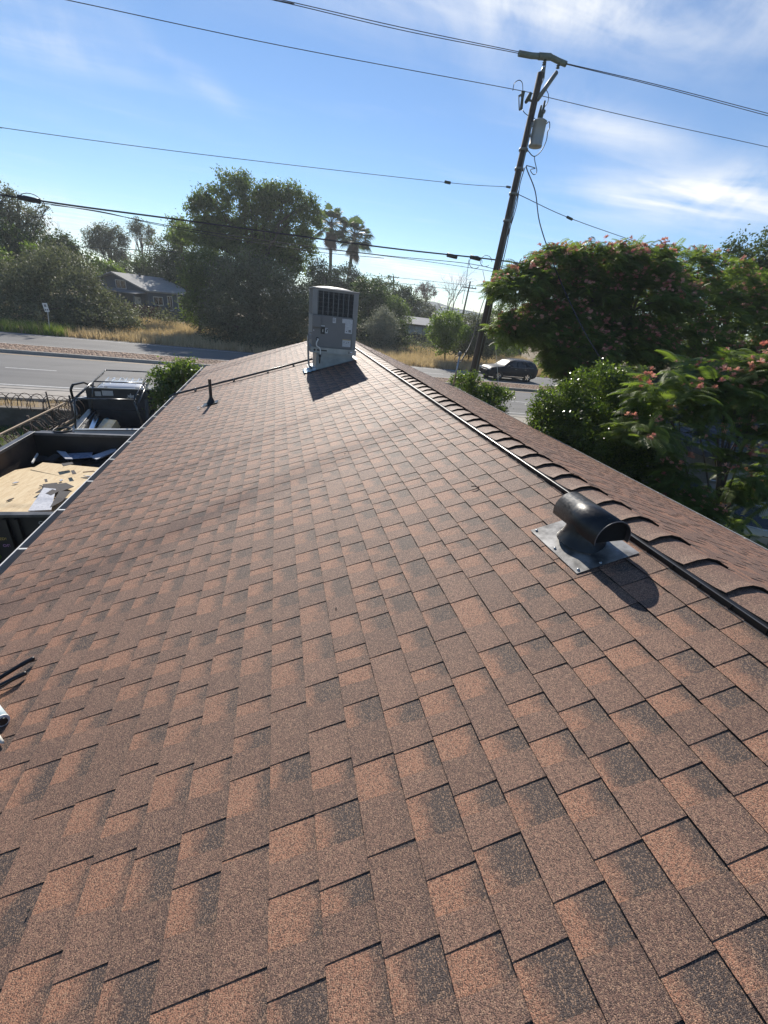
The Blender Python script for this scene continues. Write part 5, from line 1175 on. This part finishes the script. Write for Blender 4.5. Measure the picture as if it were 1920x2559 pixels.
def tree(name, label, cat, base, blobs, n, leaf, mt, clr=.5, r0=.2, seed=1, fill=.55, group=None, aspect=.5, droop=0.0, nl=6, trunk_to=None, mt2=None, tmt=None, squash=.8):
    r = np.random.default_rng(seed); t = root(name, tuple(base), label, cat, 0, group)
    P, O, tone = crown_points(blobs, n, clr, r, fill, squash)
    T = unit(r.normal(size=(n, 3))+O*.5-np.array([0, 0, droop])); N = unit(O+r.normal(size=(n, 3))*.7+np.array([0, 0, .5]))
    L = leaf*(.65+.7*r.random(n)); V, F = leafquads(P, T, N, L, L*aspect, .25)
    npmesh('crown', V, F, mt, t, attrs=dict(v=('POINT', np.repeat(tone, 4))))
    if r0: limbs(t, 'trunk', base, blobs, r0, r, nl, tmt, trunk_to=trunk_to)
    return t
def G(px, py, y, z=0.0):
    p = PY(px, py, y); return (p[0], p[1], z)

# --- beyond the road, from left to right
tree('olive_tree', 'very wide round olive-grey tree behind the small road sign', 'tree', G(180, 800, 47), [B(70, 740, 47, 85, 70), B(150, 720, 47, 95, 80), B(215, 765, 46, 80, 50), B(170, 668, 49, 55, 40), B(275, 785, 45, 48, 32), B(30, 710, 49, 70, 60), B(120, 785, 44.5, 120, 32), B(250, 795, 44, 80, 22), B(115, 672, 50, 50, 36), B(315, 795, 44.5, 30, 20), B(225, 715, 47, 36, 30)], 46000, .19, L_OLIVE, .55, .35, 3, .6)
tree('dense_tree', 'dark green tree mass at the left edge behind the olive-grey tree', 'tree', G(60, 700, 60), [B(20, 620, 60, 70, 50), B(90, 640, 61, 60, 45), B(-40, 640, 60, 80, 90), B(150, 640, 62, 45, 35), B(40, 680, 58, 80, 50), B(200, 660, 62, 40, 30)], 22000, .26, L_DARK, .7, .35, 5, .6)
tree('leafy_tree', 'bright yellow-green foliage peeking out at the left edge', 'tree', G(10, 700, 54), [B(0, 655, 54, 26, 22), B(20, 670, 54, 18, 14), B(85, 625, 57, 14, 10)], 2600, .24, L_LIGHT, .5, .12, 6)
tree('sparse_tree', 'tall sparse tree with bare crooked limbs at the upper left edge', 'tree', G(40, 700, 64), [B(10, 500, 64, 40, 32), B(50, 540, 64, 42, 40), B(10, 570, 64, 45, 45), B(100, 545, 64, 28, 22), B(75, 580, 64, 40, 30), B(-20, 520, 64, 50, 50), B(38, 482, 64, 16, 14), B(110, 520, 64, 14, 10)], 9000, .24, L_OLIVE, .6, .30, 8, .2, nl=8)
def bare_tree(name, label, base, top, spread, seed, r0=.10, depth=4, mt=None, n=90):
    r = np.random.default_rng(seed); t = root(name, tuple(base), label, 'tree'); b = MB()
    def grow(p, d, L, rad, k_):
        e = p+d*L; m_ = p.lerp(e, .5)+Vector(r.normal(size=3))*L*.06
        b.tube([p, m_, e], [rad, rad*.8, rad*.6], 5 if k_ > 1 else 4, cap=False)
        if k_ <= 0: return
        for i in range(3 if k_ > 1 else 2):
            nd = (d+Vector(r.normal(size=3))*spread+Vector((0, 0, .12))).normalized(); grow(e if i < 2 else m_, nd, L*(.62+.25*r.random()), rad*.58, k_-1)
    base = Vector(base); top = Vector(top); H = (top-base).length
    grow(base, (top-base).normalized(), H*.38, r0, depth)
    b.build('branches', mt or mat('dead_wood', (.16, .13, .11), .9, c2=(.10, .08, .07), scale=4), t, fix=False)
    return t
bare_tree('bare_tree', 'leafless pale tree top between the sparse tree and the pines', G(140, 660, 66, 3), PY(135, 552, 66), .5, 3, .12, 5)
tree('dense_tree', 'small dark rounded tree below the leafless pale branches', 'tree', G(150, 700, 62), [B(148, 608, 62, 26, 22), B(165, 625, 62, 28, 22), B(130, 640, 61, 30, 20)], 5000, .26, L_DARK, .6, .15, 9)
tree('pine_tree', 'broad dark pine with upswept lobes left of the thin pine', 'pine tree', G(285, 720, 90), [B(240, 590, 90, 24, 18), B(262, 578, 90, 22, 20), B(290, 590, 90, 20, 26), B(228, 608, 90, 18, 14), B(255, 615, 90, 24, 18), B(285, 630, 90, 26, 24), B(310, 650, 90, 20, 24), B(312, 600, 90, 8, 14), B(300, 680, 90, 26, 20)], 12000, .34, L_OLIVE, .65, .35, 10, .35, aspect=.3)
tree('pine_tree', 'thin pine with open crown standing alone against the sky', 'pine tree', G(360, 700, 95), [B(340, 560, 95, 18, 14), B(362, 568, 95, 20, 14), B(376, 585, 95, 14, 12), B(345, 585, 95, 22, 10), B(370, 605, 95, 16, 8), B(332, 572, 95, 10, 10)], 2800, .34, L_OLIVE, .6, .28, 12, .3, aspect=.3, trunk_to=PY(350, 565, 95))
tree('bright_tree', 'yellow-green tree directly behind the left side of the blue-grey house', 'tree', G(270, 720, 74), [B(268, 668, 74, 22, 14), B(290, 682, 74, 16, 10), B(245, 665, 74, 14, 12)], 3000, .28, L_LIGHT, .6, .15, 13)
tree('oak_tree', 'dark spreading oak behind the blue-grey house', 'tree', G(420, 740, 80), [B(420, 620, 80, 34, 30), B(450, 640, 80, 40, 40), B(380, 665, 80, 45, 30), B(420, 690, 80, 60, 36), B(470, 690, 78, 40, 50), B(345, 680, 82, 35, 22), B(440, 720, 78, 50, 26)], 22000, .30, L_DARK, .8, .45, 14, .6)
tree('tall_tree', 'tall broad light green tree towering left of the two palms', 'tree', G(630, 860, 56), [B(548, 492, 56, 38, 26), B(590, 462, 57, 30, 22), B(560, 440, 57, 18, 12), B(612, 448, 57, 16, 12), B(630, 500, 56, 44, 34), B(668, 478, 56, 20, 16), B(705, 480, 56, 30, 22), B(735, 475, 56, 20, 14), B(690, 520, 56, 48, 34), B(760, 510, 56, 30, 24), B(790, 545, 56, 16, 22), B(745, 560, 56, 40, 30), B(500, 500, 56, 26, 18), B(482, 520, 56, 16, 9), B(520, 540, 56, 44, 26), B(560, 575, 56, 50, 36), B(640, 575, 56, 60, 50), B(700, 610, 56, 55, 36), B(765, 600, 56, 18, 24), B(735, 650, 56, 34, 26), B(500, 585, 55, 42, 24), B(455, 572, 56, 20, 12), B(580, 645, 55, 80, 55), B(680, 665, 55, 55, 45), B(780, 630, 56, 12, 14)], 62000, .26, L_MID, .50, .62, 15, .42, nl=14)
tree('sapling_oak', 'small leafy tree peeking between the oak and the tall tree', 'tree', G(465, 700, 66), [B(450, 560, 66, 20, 14), B(470, 590, 66, 26, 20), B(440, 590, 66, 22, 16)], 3600, .25, L_MID, .6, .15, 16)
tree('leafy_tree', 'bright green tree at the left foot of the tall tree', 'tree', G(500, 840, 50), [B(500, 650, 51, 30, 24), B(480, 690, 50, 26, 30), B(510, 720, 49, 34, 36), B(490, 770, 49, 30, 40), B(535, 680, 50, 28, 40)], 12000, .22, L_MID, .55, .22, 17, .6)
tree('olive_tree', 'tall olive-grey bush filling the space left of the air conditioner', 'tree', G(640, 880, 44.5), [B(600, 690, 46, 65, 50), B(660, 720, 45, 75, 55), B(720, 760, 44, 50, 70), B(580, 760, 45, 70, 60), B(640, 800, 44, 90, 60), B(710, 820, 43, 55, 50), B(600, 840, 43, 80, 35), B(555, 800, 44, 45, 50), B(745, 800, 44, 30, 60), B(660, 860, 42.5, 80, 30)], 60000, .18, L_OLIVE, .6, .35, 18, .65)
tree('dense_tree', 'small dark tree just left of the palm trunks', 'tree', G(800, 740, 80), [B(795, 670, 80, 22, 20), B(775, 680, 80, 14, 14), B(815, 690, 80, 24, 20), B(790, 710, 80, 24, 22), B(770, 740, 78, 26, 30)], 6500, .30, L_DARK, .7, .2, 20, .3)
tree('round_tree', 'dark round tree crossed by the right palm trunk', 'tree', G(860, 740, 85), [B(860, 700, 85, 40, 32), B(825, 715, 85, 34, 30), B(890, 715, 85, 24, 28), B(860, 745, 85, 50, 34)], 14000, .32, L_DARK, .7, .3, 21, .6)
def palm(label, px, py, y, seed, hpx, lean, nf=34):
    r = np.random.default_rng(seed); top = Vector(PY(px, py, y)); base = Vector(PY(px+lean, 745, y)); base.z = 0; base.x = top.x+lean*.08
    t = root('palm_tree', tuple(base), label, 'palm tree')
    m_ = base.lerp(top, .5)+Vector((.15, 0, 0)); MB().tube(smoothpts([base, m_, top], 4), [.42]+[.30]*7+[.26], 10).build('trunk', mat('palm_trunk', (.14, .11, .085), .9, c2=(.08, .065, .05), scale=4), t)
    Rf = hpx*10*FPX/FPX
    lm = L_MID
    for k_ in range(nf):
        skirt = k_ > nf*.80; az = r.random()*2*math.pi; el = (math.asin(r.uniform(-.55, .99)) if not skirt else r.uniform(-1.45, -.95)); Lp = hpx*(.50 if not skirt else .25)*(.8+.4*r.random()); fan = hpx*(.42 if not skirt else .40)*(.85+.3*r.random())
        d = np.array([math.cos(az)*math.cos(el), math.sin(az)*math.cos(el), math.sin(el)]); o = np.array(top)-np.array([0, 0, (.2 if not skirt else .4+1.6*r.random())])
        e = o+d*Lp-np.array([0, 0, .12*Lp]); b = MB(); b.tube([o, (o+e)/2+np.array([0, 0, .08*Lp]), e], [.05, .04, .03], 4, cap=False)
        side = np.cross(d, [0, 0, 1.0]); side /= np.linalg.norm(side)+1e-6; upv = np.cross(side, d)
        for j in range(17):
            a = (j-8)/8*1.35; q = d*math.cos(a)+side*math.sin(a); q = q/np.linalg.norm(q); l_ = fan*(1-.22*abs(a)/1.35); sg_ = .020*hpx
            pm_ = e+q*l_*.55+upv*0; tip = e+q*l_-np.array([0, 0, l_*(.35 if not skirt else .15)*(.6+.7*r.random())]); w_ = np.cross(q, upv); w_ /= np.linalg.norm(w_)+1e-6
            b.add([e, pm_+w_*sg_, tip, pm_-w_*sg_], [(0, 1, 2, 3)])
        b.build('frond', L_MID if not skirt else L_DRY, t, fix=False)
    return t
palm('left palm with a shaggy brown skirt of dead fronds', 828, 556, 90, 31, 4.0, 2, 70)
palm('right palm with full green fan crown', 887, 584, 90, 32, 4.2, -25, 76)
tree('dome_tree', 'dark dome-shaped tree just right of the air conditioner', 'tree', G(920, 860, 60), [B(915, 740, 60, 34, 40), B(935, 780, 60, 34, 45), B(905, 800, 59, 40, 55), B(945, 740, 62, 26, 32), B(920, 720, 62, 26, 20)], 15000, .26, L_DARK, .6, .25, 33, .7)
tree('dense_tree', 'dark irregular tree topping the skyline under the distant pole', 'tree', G(970, 780, 80), [B(945, 715, 80, 20, 18), B(965, 725, 80, 28, 24), B(1000, 735, 80, 24, 20), B(1020, 725, 80, 12, 12), B(990, 760, 80, 50, 26), B(1035, 755, 80, 20, 16), B(930, 745, 80, 30, 30)], 11000, .30, L_DARK, .65, .25, 34, .4)
tree('leafy_tree', 'mid green tree behind the silver shrub', 'tree', G(975, 830, 66), [B(985, 770, 66, 28, 26), B(960, 760, 66, 26, 24), B(1005, 790, 66, 22, 26)], 6000, .26, L_MID, .6, .2, 35)
tree('silver_shrub', 'pale silver-leaved shrub right of the air conditioner', 'shrub', G(955, 850, 52), [B(960, 795, 52, 24, 26), B(940, 820, 51, 26, 26), B(975, 815, 52, 18, 24), B(955, 840, 51, 34, 24)], 9000, .20, L_SILV, .45, .12, 36, .5, aspect=.35)
tree('dense_shrub', 'dark rounded shrub right of the silver shrub by the pale house', 'shrub', G(1000, 850, 54), [B(995, 825, 54, 22, 26), B(1000, 848, 54, 26, 20)], 5000, .2, L_DARK, .4, .1, 37)
bare_tree('fan_tree', 'fan-shaped reddish tree top with thin bare stems on the skyline', G(1066, 770, 92, 5), PY(1066, 712, 92), .33, 41, .16, 5, mat('reddish_twig', (.20, .14, .13), .9))
tree('fan_tree_foliage', 'thin reddish haze of leaves on the fan-shaped tree', 'foliage', G(1066, 770, 92, 4), [B(1066, 728, 92, 26, 16)], 2600, .22, L_DRY, .5, 0, 42, .75)
tree('hedge_tree', 'olive hedge-like trees rising behind the long pale house', 'tree', G(1050, 800, 80), [B(1055, 775, 80, 30, 22), B(1020, 785, 80, 30, 20), B(1080, 790, 80, 16, 18), B(1000, 780, 80, 20, 16)], 9000, .28, L_OLIVE, .6, .2, 43)
bare_tree('bare_tree', 'dead leafless tree standing above the bright green tree', G(1125, 800, 66, 1), PY(1128, 705, 66), .42, 45, .16, 5)
tree('leafy_tree', 'bright green young tree in the dry grass in front of the board fence', 'tree', G(1112, 905, 44), [B(1120, 800, 44, 36, 24), B(1095, 825, 44, 24, 26), B(1140, 830, 44, 34, 22), B(1105, 860, 44, 20, 24), B(1080, 845, 44, 14, 14), B(1130, 850, 44, 26, 20)], 9000, .20, L_LIGHT, .40, .10, 46, .5)
tree('leafy_shrub', 'olive green shrub between the bright young tree and the pole', 'shrub', G(1175, 880, 46), [B(1180, 810, 46, 32, 24), B(1165, 845, 46, 30, 28), B(1215, 830, 46, 34, 34), B(1150, 870, 45, 24, 16), B(1200, 870, 45, 40, 24)], 13000, .19, L_OLIVE, .45, .12, 47)
tree('leafy_tree', 'light green tree behind the pole above the olive shrub', 'tree', G(1250, 860, 56), [B(1255, 775, 56, 22, 16), B(1235, 800, 56, 34, 24), B(1300, 800, 56, 40, 30), B(1290, 760, 56, 14, 12), B(1270, 845, 54, 50, 40)], 11000, .22, L_MID, .5, .15, 48)
# far woods that close the view behind everything
def woods(name, lb, x0, x1, y, h, n, mt, leaf, seed):
    r = np.random.default_rng(seed); bl = []
    x = x0
    while x < x1:
        w_ = r.uniform(4, 9); bl.append((x, y+r.uniform(-6, 6), h*.45*r.uniform(.7, 1.1), w_, w_, h*.55*r.uniform(.7, 1.15))); x += w_*1.0
    P, O, tone = crown_points(bl, n, 1.2, r, .7); T = unit(r.normal(size=(n, 3))); L = leaf*(.6+.8*r.random(n)); V, F = leafquads(P, T, O+r.normal(size=(n, 3))*.5, L, L*.6)
    npmesh(name, V, F, mt, None, attrs=dict(v=('POINT', np.repeat(tone, 4))), kind='stuff', label=lb, category='woods')
woods('far_woods', 'far dark line of woods closing the field behind the houses', -150, 20, 118, 5.2, 42000, L_DARK, .55, 61)
woods('far_woods', 'far low trees along the skyline behind the long pale house', 20, 170, 105, 4.8, 32000, L_DARK, .5, 62)
woods('brush', 'dry brown brush growing along the board fences', -22, 36, 59.0, 1.5, 22000, L_OLIVE, .22, 63)

# --- near side of the road
tree('round_shrub', 'leafy shrub left behind the far end of the gutter', 'shrub', G(440, 950, 15.2, ZY), [B(455, 925, 15.2, 36, 26), B(420, 945, 15.2, 34, 26), B(445, 965, 15.0, 42, 30), B(420, 985, 14.8, 32, 24), B(480, 925, 15.3, 20, 22), B(430, 1010, 14.6, 40, 26)], 7500, .095, L_GLOSS, .20, .05, 71, .5, aspect=.55)
tree('round_shrub', 'glossy shrub right behind the far end of the ridge below the pole', 'shrub', G(1200, 1000, 16.4, ZY), [B(1160, 955, 16.4, 26, 18), B(1195, 975, 16.4, 36, 24), B(1232, 982, 16.6, 32, 18), B(1200, 1005, 16.0, 48, 26), B(1183, 945, 16.5, 16, 12), B(1262, 988, 16.8, 22, 12), B(1225, 1025, 15.5, 40, 26)], 10000, .095, L_GLOSS, .20, .05, 72, .5, aspect=.55)
tree('privet_tree', 'big rounded glossy-leaved shrub close to the right eave', 'shrub', (8.0, 9.0, ZY), [B(1400, 1010, 9.35, 62, 50), B(1480, 985, 9.18, 70, 62), B(1560, 985, 9.02, 62, 52), B(1390, 1080, 9.02, 66, 60), B(1480, 1090, 8.53, 95, 80), B(1580, 1080, 8.36, 80, 80), B(1500, 1180, 8.04, 100, 70), B(1600, 1180, 7.87, 80, 70), B(1420, 1140, 8.53, 60, 50), B(1620, 1020, 8.86, 40, 40), B(1530, 940, 9.02, 40, 22), B(1370, 1040, 9.51, 42, 44)], 62000, .074, L_GLOSS, .16, .10, 73, .62, aspect=.45)
# yucca by the trailer
yr = np.random.default_rng(5); yc = np.array(PZ(16, 1420, ZY+.9)); yu = root('yucca', (yc[0], yc[1], ZY), 'spiky green yucca between trailer and eave at the left edge', 'yucca')
MB().tube([(yc[0], yc[1], ZY), (yc[0], yc[1], ZY+.9)], [.08, .06], 10).build('trunk', bark, yu)
for i in range(46):
    az, el = yr.random()*6.28, yr.uniform(.1, 1.45); d = Vector((math.cos(az)*math.cos(el), math.sin(az)*math.cos(el), math.sin(el))); s_ = d.cross(Vector((0, 0, 1))).normalized()*.022; L_ = yr.uniform(.42, .62); o = Vector(yc)
    a, b, c = o, o+d*L_*.55, o+d*L_+Vector((0, 0, -.06))
    me_ = npmesh('leaf', [tuple(a-s_*.6), tuple(a+s_*.6), tuple(b+s_), tuple(c), tuple(b-s_)], [(0, 1, 2, 3, 4)], L_LIGHT, yu, attrs=dict(v=('POINT', [.3, .3, .5, .9, .5])))

# ---- silk trees (mimosa): feathery fronds in flat layers with pink puffs
def frond_template(npair, L, pl, pw, droop=.25, up=.1):
    V = []; F = []
    def pt(s): return np.array([s*L, 0, up*L*math.sin(s*2.2)-droop*L*s*s])
    for i in range(npair):
        s = .10+.9*i/(npair-1) if npair > 1 else .5; p = pt(s); l_ = pl*(1-.55*abs(s-.45)**1.5*1.6)
        for sg_ in (-1, 1):
            d = np.array([.45, sg_*.9, -.22]); d /= np.linalg.norm(d); w_ = np.array([d[1], -d[0], 0]); w_ /= np.linalg.norm(w_)
            q = p+d*l_*.5+np.array([0, 0, .05*l_]); tip = p+d*l_-np.array([0, 0, .16*l_]); n = len(V)
            V += [p, q+w_*pw/2, tip, q-w_*pw/2]; F.append((n, n+1, n+2, n+3))
    for a in range(4):
        p, q = pt(a/4), pt((a+1)/4); n = len(V); V += [p+[0, .004, 0], p-[0, .004, 0], q-[0, .003, 0], q+[0, .003, 0]]; F.append((n, n+1, n+2, n+3))
    return np.array(V), np.array(F)
def puff_template(r, R_, n=22):
    V = []; F = []
    for i in range(n):
        d = r.normal(size=3); d[2] = abs(d[2])*.9-.15; d /= np.linalg.norm(d); a = np.cross(d, [.3, .5, .8]); a /= np.linalg.norm(a); k_ = len(V); V += [np.zeros(3), d*R_*.7+a*R_*.16, d*R_, d*R_*.7-a*R_*.16]; F.append((k_, k_+1, k_+2, k_+3))
    return np.array(V), np.array(F)
def frames(fwd, up):
    X = unit(fwd); Yv = unit(np.cross(up, X)); Z = np.cross(X, Yv); return np.stack([X, Yv, Z], 2)   # columns
def bake(tv, tf, P, M, s):
    n = len(P); V = np.einsum('nij,kj->nki', M, tv)*s[:, None, None]+P[:, None, :]; F = tf[None]+np.arange(n)[:, None, None]*len(tv)
    return V.reshape(-1, 3), F.reshape(-1, tf.shape[1])
def silk_tree(label, base, blobs, n, L, npair, seed, nflow, r0, pw=.2, parts=0, fR=.05, stems=None, pinkbias=1.0):
    r = np.random.default_rng(seed); t = root('silk_tree', tuple(base), label, 'tree'); Bn = np.array(blobs)
    wgt = Bn[:, 3]*Bn[:, 5]; wgt /= wgt.sum(); ncl = n//7; bi = r.choice(len(Bn), ncl, p=wgt); d = unit(r.normal(size=(ncl, 3))+np.array([0, 0, .35]))
    rad = .45+.58*r.random(ncl)**.5; cc = Bn[bi, :3]+d*Bn[bi, 3:6]*rad[:, None]; ki = np.repeat(np.arange(ncl), 7); P = cc[ki]+r.normal(size=(len(ki), 3))*L*.22; m = len(P)
    hor = d[ki]*np.array([1, 1, .35])+np.array([0, 0, .05]); a = r.normal(size=(m, 3))*np.array([1, 1, .22]); fwd = unit(hor*.8+a*.9+np.array([0, 0, -.12])); up = unit(np.array([0, 0, 1.0])+r.normal(size=(m, 3))*.3)
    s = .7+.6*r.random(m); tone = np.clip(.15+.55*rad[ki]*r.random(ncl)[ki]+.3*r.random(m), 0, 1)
    M = frames(fwd, up); tv, tf = frond_template(npair, L, L*.40, L*pw*.40)
    idx = np.arange(m)
    if parts:
        c = (P-np.array([0, 0, CAMZ])) @ RW; X = 960+FPX*c[:, 0]/c[:, 2]; Yp = 1279+FPX*c[:, 1]/c[:, 2]; dist = np.linalg.norm(P-np.array([0, 0, CAMZ]), axis=1)
        okk = (X > -20) & (X < 1940) & (Yp > 300) & (Yp < 1450) & (c[:, 2] > 1); sel = np.where(okk)[0][np.argsort(dist[okk])[:parts]]; o_ = org(t); mes = []
        for k_ in range(6):
            me = bpy.data.meshes.new('frond'); me.from_pydata([tuple(v) for v in tv+r.normal(size=tv.shape)*L*.004], [], [tuple(f) for f in tf]); at = me.attributes.new('v', 'FLOAT', 'POINT'); at.data.foreach_set('value', np.full(len(tv), .25+.12*k_, dtype=np.float32)); me.materials.append(L_MIM); mes.append(me)
        for i in sel:
            o = bpy.data.objects.new('frond', mes[int(r.integers(6))]); COL.objects.link(o); o.parent = t
            mm_ = Matrix([[*(M[i][a_]*s[i]), P[i][a_]-o_[a_]] for a_ in range(3)]+[[0, 0, 0, 1]]); o.matrix_local = mm_
        idx = np.setdiff1d(idx, sel)
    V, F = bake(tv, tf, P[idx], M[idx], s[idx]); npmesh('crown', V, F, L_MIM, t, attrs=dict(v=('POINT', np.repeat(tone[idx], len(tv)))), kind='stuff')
    # flowers on the outer, upper side
    w2_ = np.where((d[:, 2] > .0) & (rad > .8))[0]
    if nflow and len(w2_):
        pk_ = r.choice(w2_, nflow); Pf = cc[pk_]+d[pk_]*L*.30+r.normal(size=(nflow, 3))*L*.25+np.array([0, 0, L*.18]); qv, qf = puff_template(r, fR)
        Mf = frames(r.normal(size=(nflow, 3)), np.tile([0, 0, 1.0], (nflow, 1))); V, F = bake(qv, qf, Pf, Mf, .7+.7*r.random(nflow)); npmesh('flowers', V, F, PINK, t, attrs=dict(v=('POINT', np.repeat(r.random(nflow), len(qv)))), kind='stuff')
    for q, (bs, tp_) in enumerate(stems or [(base, np.mean(Bn[:, :3], 0))]): limbs(t, 'trunk', bs, blobs, r0*(1 if q == 0 else .7), r, 7, mat('silk_bark', (.13, .105, .08), .85, c2=(.08, .06, .05), scale=5), trunk_to=tp_)
    return t
yb_ = 17.0
silk_tree('big spreading silk tree covered in pink blossom behind the navy car', G(1520, 905, yb_, ZY),
    [B(1400, 660, yb_, 75, 28), B(1500, 650, yb_, 90, 30), B(1600, 655, yb_, 90, 32), B(1330, 700, yb_, 80, 26), B(1290, 725, yb_-.5, 65, 20, rd=1.2), B(1450, 740, yb_+.5, 120, 60), B(1600, 750, yb_, 130, 70), B(1400, 800, yb_, 100, 40), B(1340, 835, yb_-.5, 80, 26), B(1440, 880, yb_-1, 90, 50), B(1405, 915, yb_-1, 36, 28), B(1450, 945, yb_-1.5, 40, 30), B(1560, 860, yb_, 120, 60), B(1290, 815, yb_-.5, 50, 24), B(1255, 835, yb_-.5, 34, 14)],
    17500, .36, 7, 81, 2300, .22, .28, fR=.085, stems=[(G(1520, 905, yb_, ZY), PY(1525, 760, yb_)), (G(1560, 905, yb_, ZY), PY(1420, 700, yb_))])
silk_tree('second silk tree with rusty pink blossom at the right edge behind the first', G(1800, 905, 18, ZY),
    [B(1700, 665, 18, 90, 34), B(1780, 685, 18, 90, 36), B(1860, 715, 18, 80, 36), B(1920, 760, 18, 80, 50), B(1720, 770, 18, 130, 70), B(1850, 820, 18, 130, 80), B(1700, 880, 17, 120, 70), B(1850, 920, 17, 140, 60), B(2000, 850, 18, 120, 90)],
    11500, .36, 7, 82, 950, .22, .28, fR=.085)
tree('dark_tree', 'dense dark tree rising at the right edge above the silk trees', 'tree', G(1880, 900, 26, ZY), [B(1880, 660, 26, 50, 40), B(1930, 640, 26, 55, 60), B(1850, 690, 26, 50, 40), B(1900, 740, 26, 80, 70), B(1830, 635, 26, 22, 26), B(1845, 600, 26, 12, 14), B(1980, 700, 26, 80, 90)], 17000, .20, L_DARK, .5, .3, 83, .5)
tree('dark_hedge', 'dark shaded shrubbery under the silk trees at the right edge', 'shrub', (17, 14, ZY), [(14, 13.5, .9, 2.6, 1.6, 1.6), (18, 14, 1.1, 2.8, 1.6, 1.8), (22, 15, 1.2, 3, 2, 2.0), (26, 15, 1.2, 3, 2, 2.0), (11.5, 14.5, .6, 1.5, 1.2, 1.2)], 22000, .13, L_DARK, .4, .08, 84, .7)
silk_tree('near silk tree with feathery fronds and bright pink puffs right of the roof', (9.7, 6.2, ZY),
    [B(1830, 925, 7.6, 100, 34), B(1715, 945, 7.8, 70, 28), B(1900, 940, 7.2, 90, 44), B(1660, 990, 7.4, 70, 34), B(1780, 985, 7.2, 100, 40), B(1620, 1085, 7.0, 62, 26), B(1700, 1075, 7.0, 70, 34), B(1880, 1010, 6.8, 90, 40), B(1920, 1120, 6.2, 60, 60), B(1850, 1180, 6.2, 55, 40), B(1910, 1260, 5.9, 50, 50), B(1700, 1190, 6.8, 55, 30), B(1960, 980, 6.6, 90, 80), B(1700, 1270, 6.6, 70, 40), B(1820, 1320, 6.0, 70, 36)],
    1500, .42, 15, 85, 300, .08, .15, parts=290, fR=.065)
tree('low_shrub', 'dark low shrubs in shade between the right eave and the near silk tree', 'shrub', (8.2, 6.5, ZY), [(7.9, 7.2, .5, .9, 1.3, .9), (8.4, 5.6, .4, .9, 1.2, .9), (7.6, 8.8, .7, .9, 1.0, 1.0), (8.8, 4.2, .3, .9, 1.2, .8), (8.0, 2.6, .2, .8, 1.2, .7)], 16000, .075, L_DARK, .22, .04, 86, .6)

# ---- thin haze volume added to imitate lens glow over the far trees
hzm = bpy.data.materials.new('haze'); hzm.use_nodes = True; hn = NT(hzm.node_tree)
pv = hn.N('ShaderNodeVolumePrincipled', ins={'Density': .0005, 'Anisotropy': .4, 'Color': (.85, .92, 1.0, 1)})
hn.N('ShaderNodeOutputMaterial', ins={'Volume': pv.outputs[0]})
MB().box(-420, 420, -120, 430, -2.2, 22).build('haze', hzm, kind='stuff')
# ---- grass
def grass(name, lb, x0, x1, y0, y1, z, n, h, mt, seed, wd=.03, clump=1.0, keep=None, cat='grass'):
    r = np.random.default_rng(seed); nc = max(1, n//14); cx_ = r.uniform(x0, x1, nc); cy_ = y0+(y1-y0)*r.random(nc)**1.25; ki = r.integers(0, nc, n)
    x = cx_[ki]+r.normal(size=n)*.16*clump; y = cy_[ki]+r.normal(size=n)*.16*clump
    if keep is not None: k_ = keep(x, y); x, y, ki = x[k_], y[k_], ki[k_]
    m = len(x); hh = h*(.5+.8*r.random(m))*(.6+.8*r.random(nc))[ki]; a = r.random(m)*6.28; w_ = wd*(.6+.8*r.random(m)); ln = hh*.45
    b = np.stack([x, y, np.full(m, z)], 1); s = np.stack([np.cos(a), np.sin(a), np.zeros(m)], 1)*w_[:, None]/2; l_ = r.random(m)*6.28
    tip = b+np.stack([np.cos(l_)*ln*r.random(m), np.sin(l_)*ln*r.random(m), hh], 1)
    V = np.stack([b-s, b+s, tip], 1).reshape(-1, 3); tone = np.repeat(np.clip(r.random(nc)[ki]*.6+r.random(m)*.4, 0, 1), 3)
    npmesh(name, V, np.arange(3*m).reshape(m, 3), mt, None, attrs=dict(v=('POINT', tone)), kind='stuff', label=lb, category=cat)
G_DRY = leafmat('grass_dry', (.36, .29, .185), (.66, .55, .39), .36, .7, .2, tint=(1.25, 1.15, .8)); G_GRN = leafmat('grass_green', (.10, .14, .04), (.26, .30, .10), .4, .6, .3); G_LAWN = leafmat('grass_lawn', (.06, .10, .02), (.16, .19, .05), .35, .5)
grass('dry_grass', 'tall golden dry grass beyond the road', -30, 34, 38.9, 60, -.02, 120000, .5, G_DRY, 91, .045)
grass('green_weeds', 'bright green weeds at the far verge left of the road sign', -28, -15.8, 38.7, 41.5, -.02, 9000, .6, G_GRN, 92, .05)
grass('verge_weeds', 'dry weeds along the near verge behind the wall', -20, -6.9, 17.15, 18.3, .03, 3500, .12, G_DRY, 93, .012, .6)
grass('lawn_grass', 'short patchy green lawn beyond the trailer', -16, -6.9, 7, 16.9, ZY, 42000, .10, G_LAWN, 94, .014, .8)
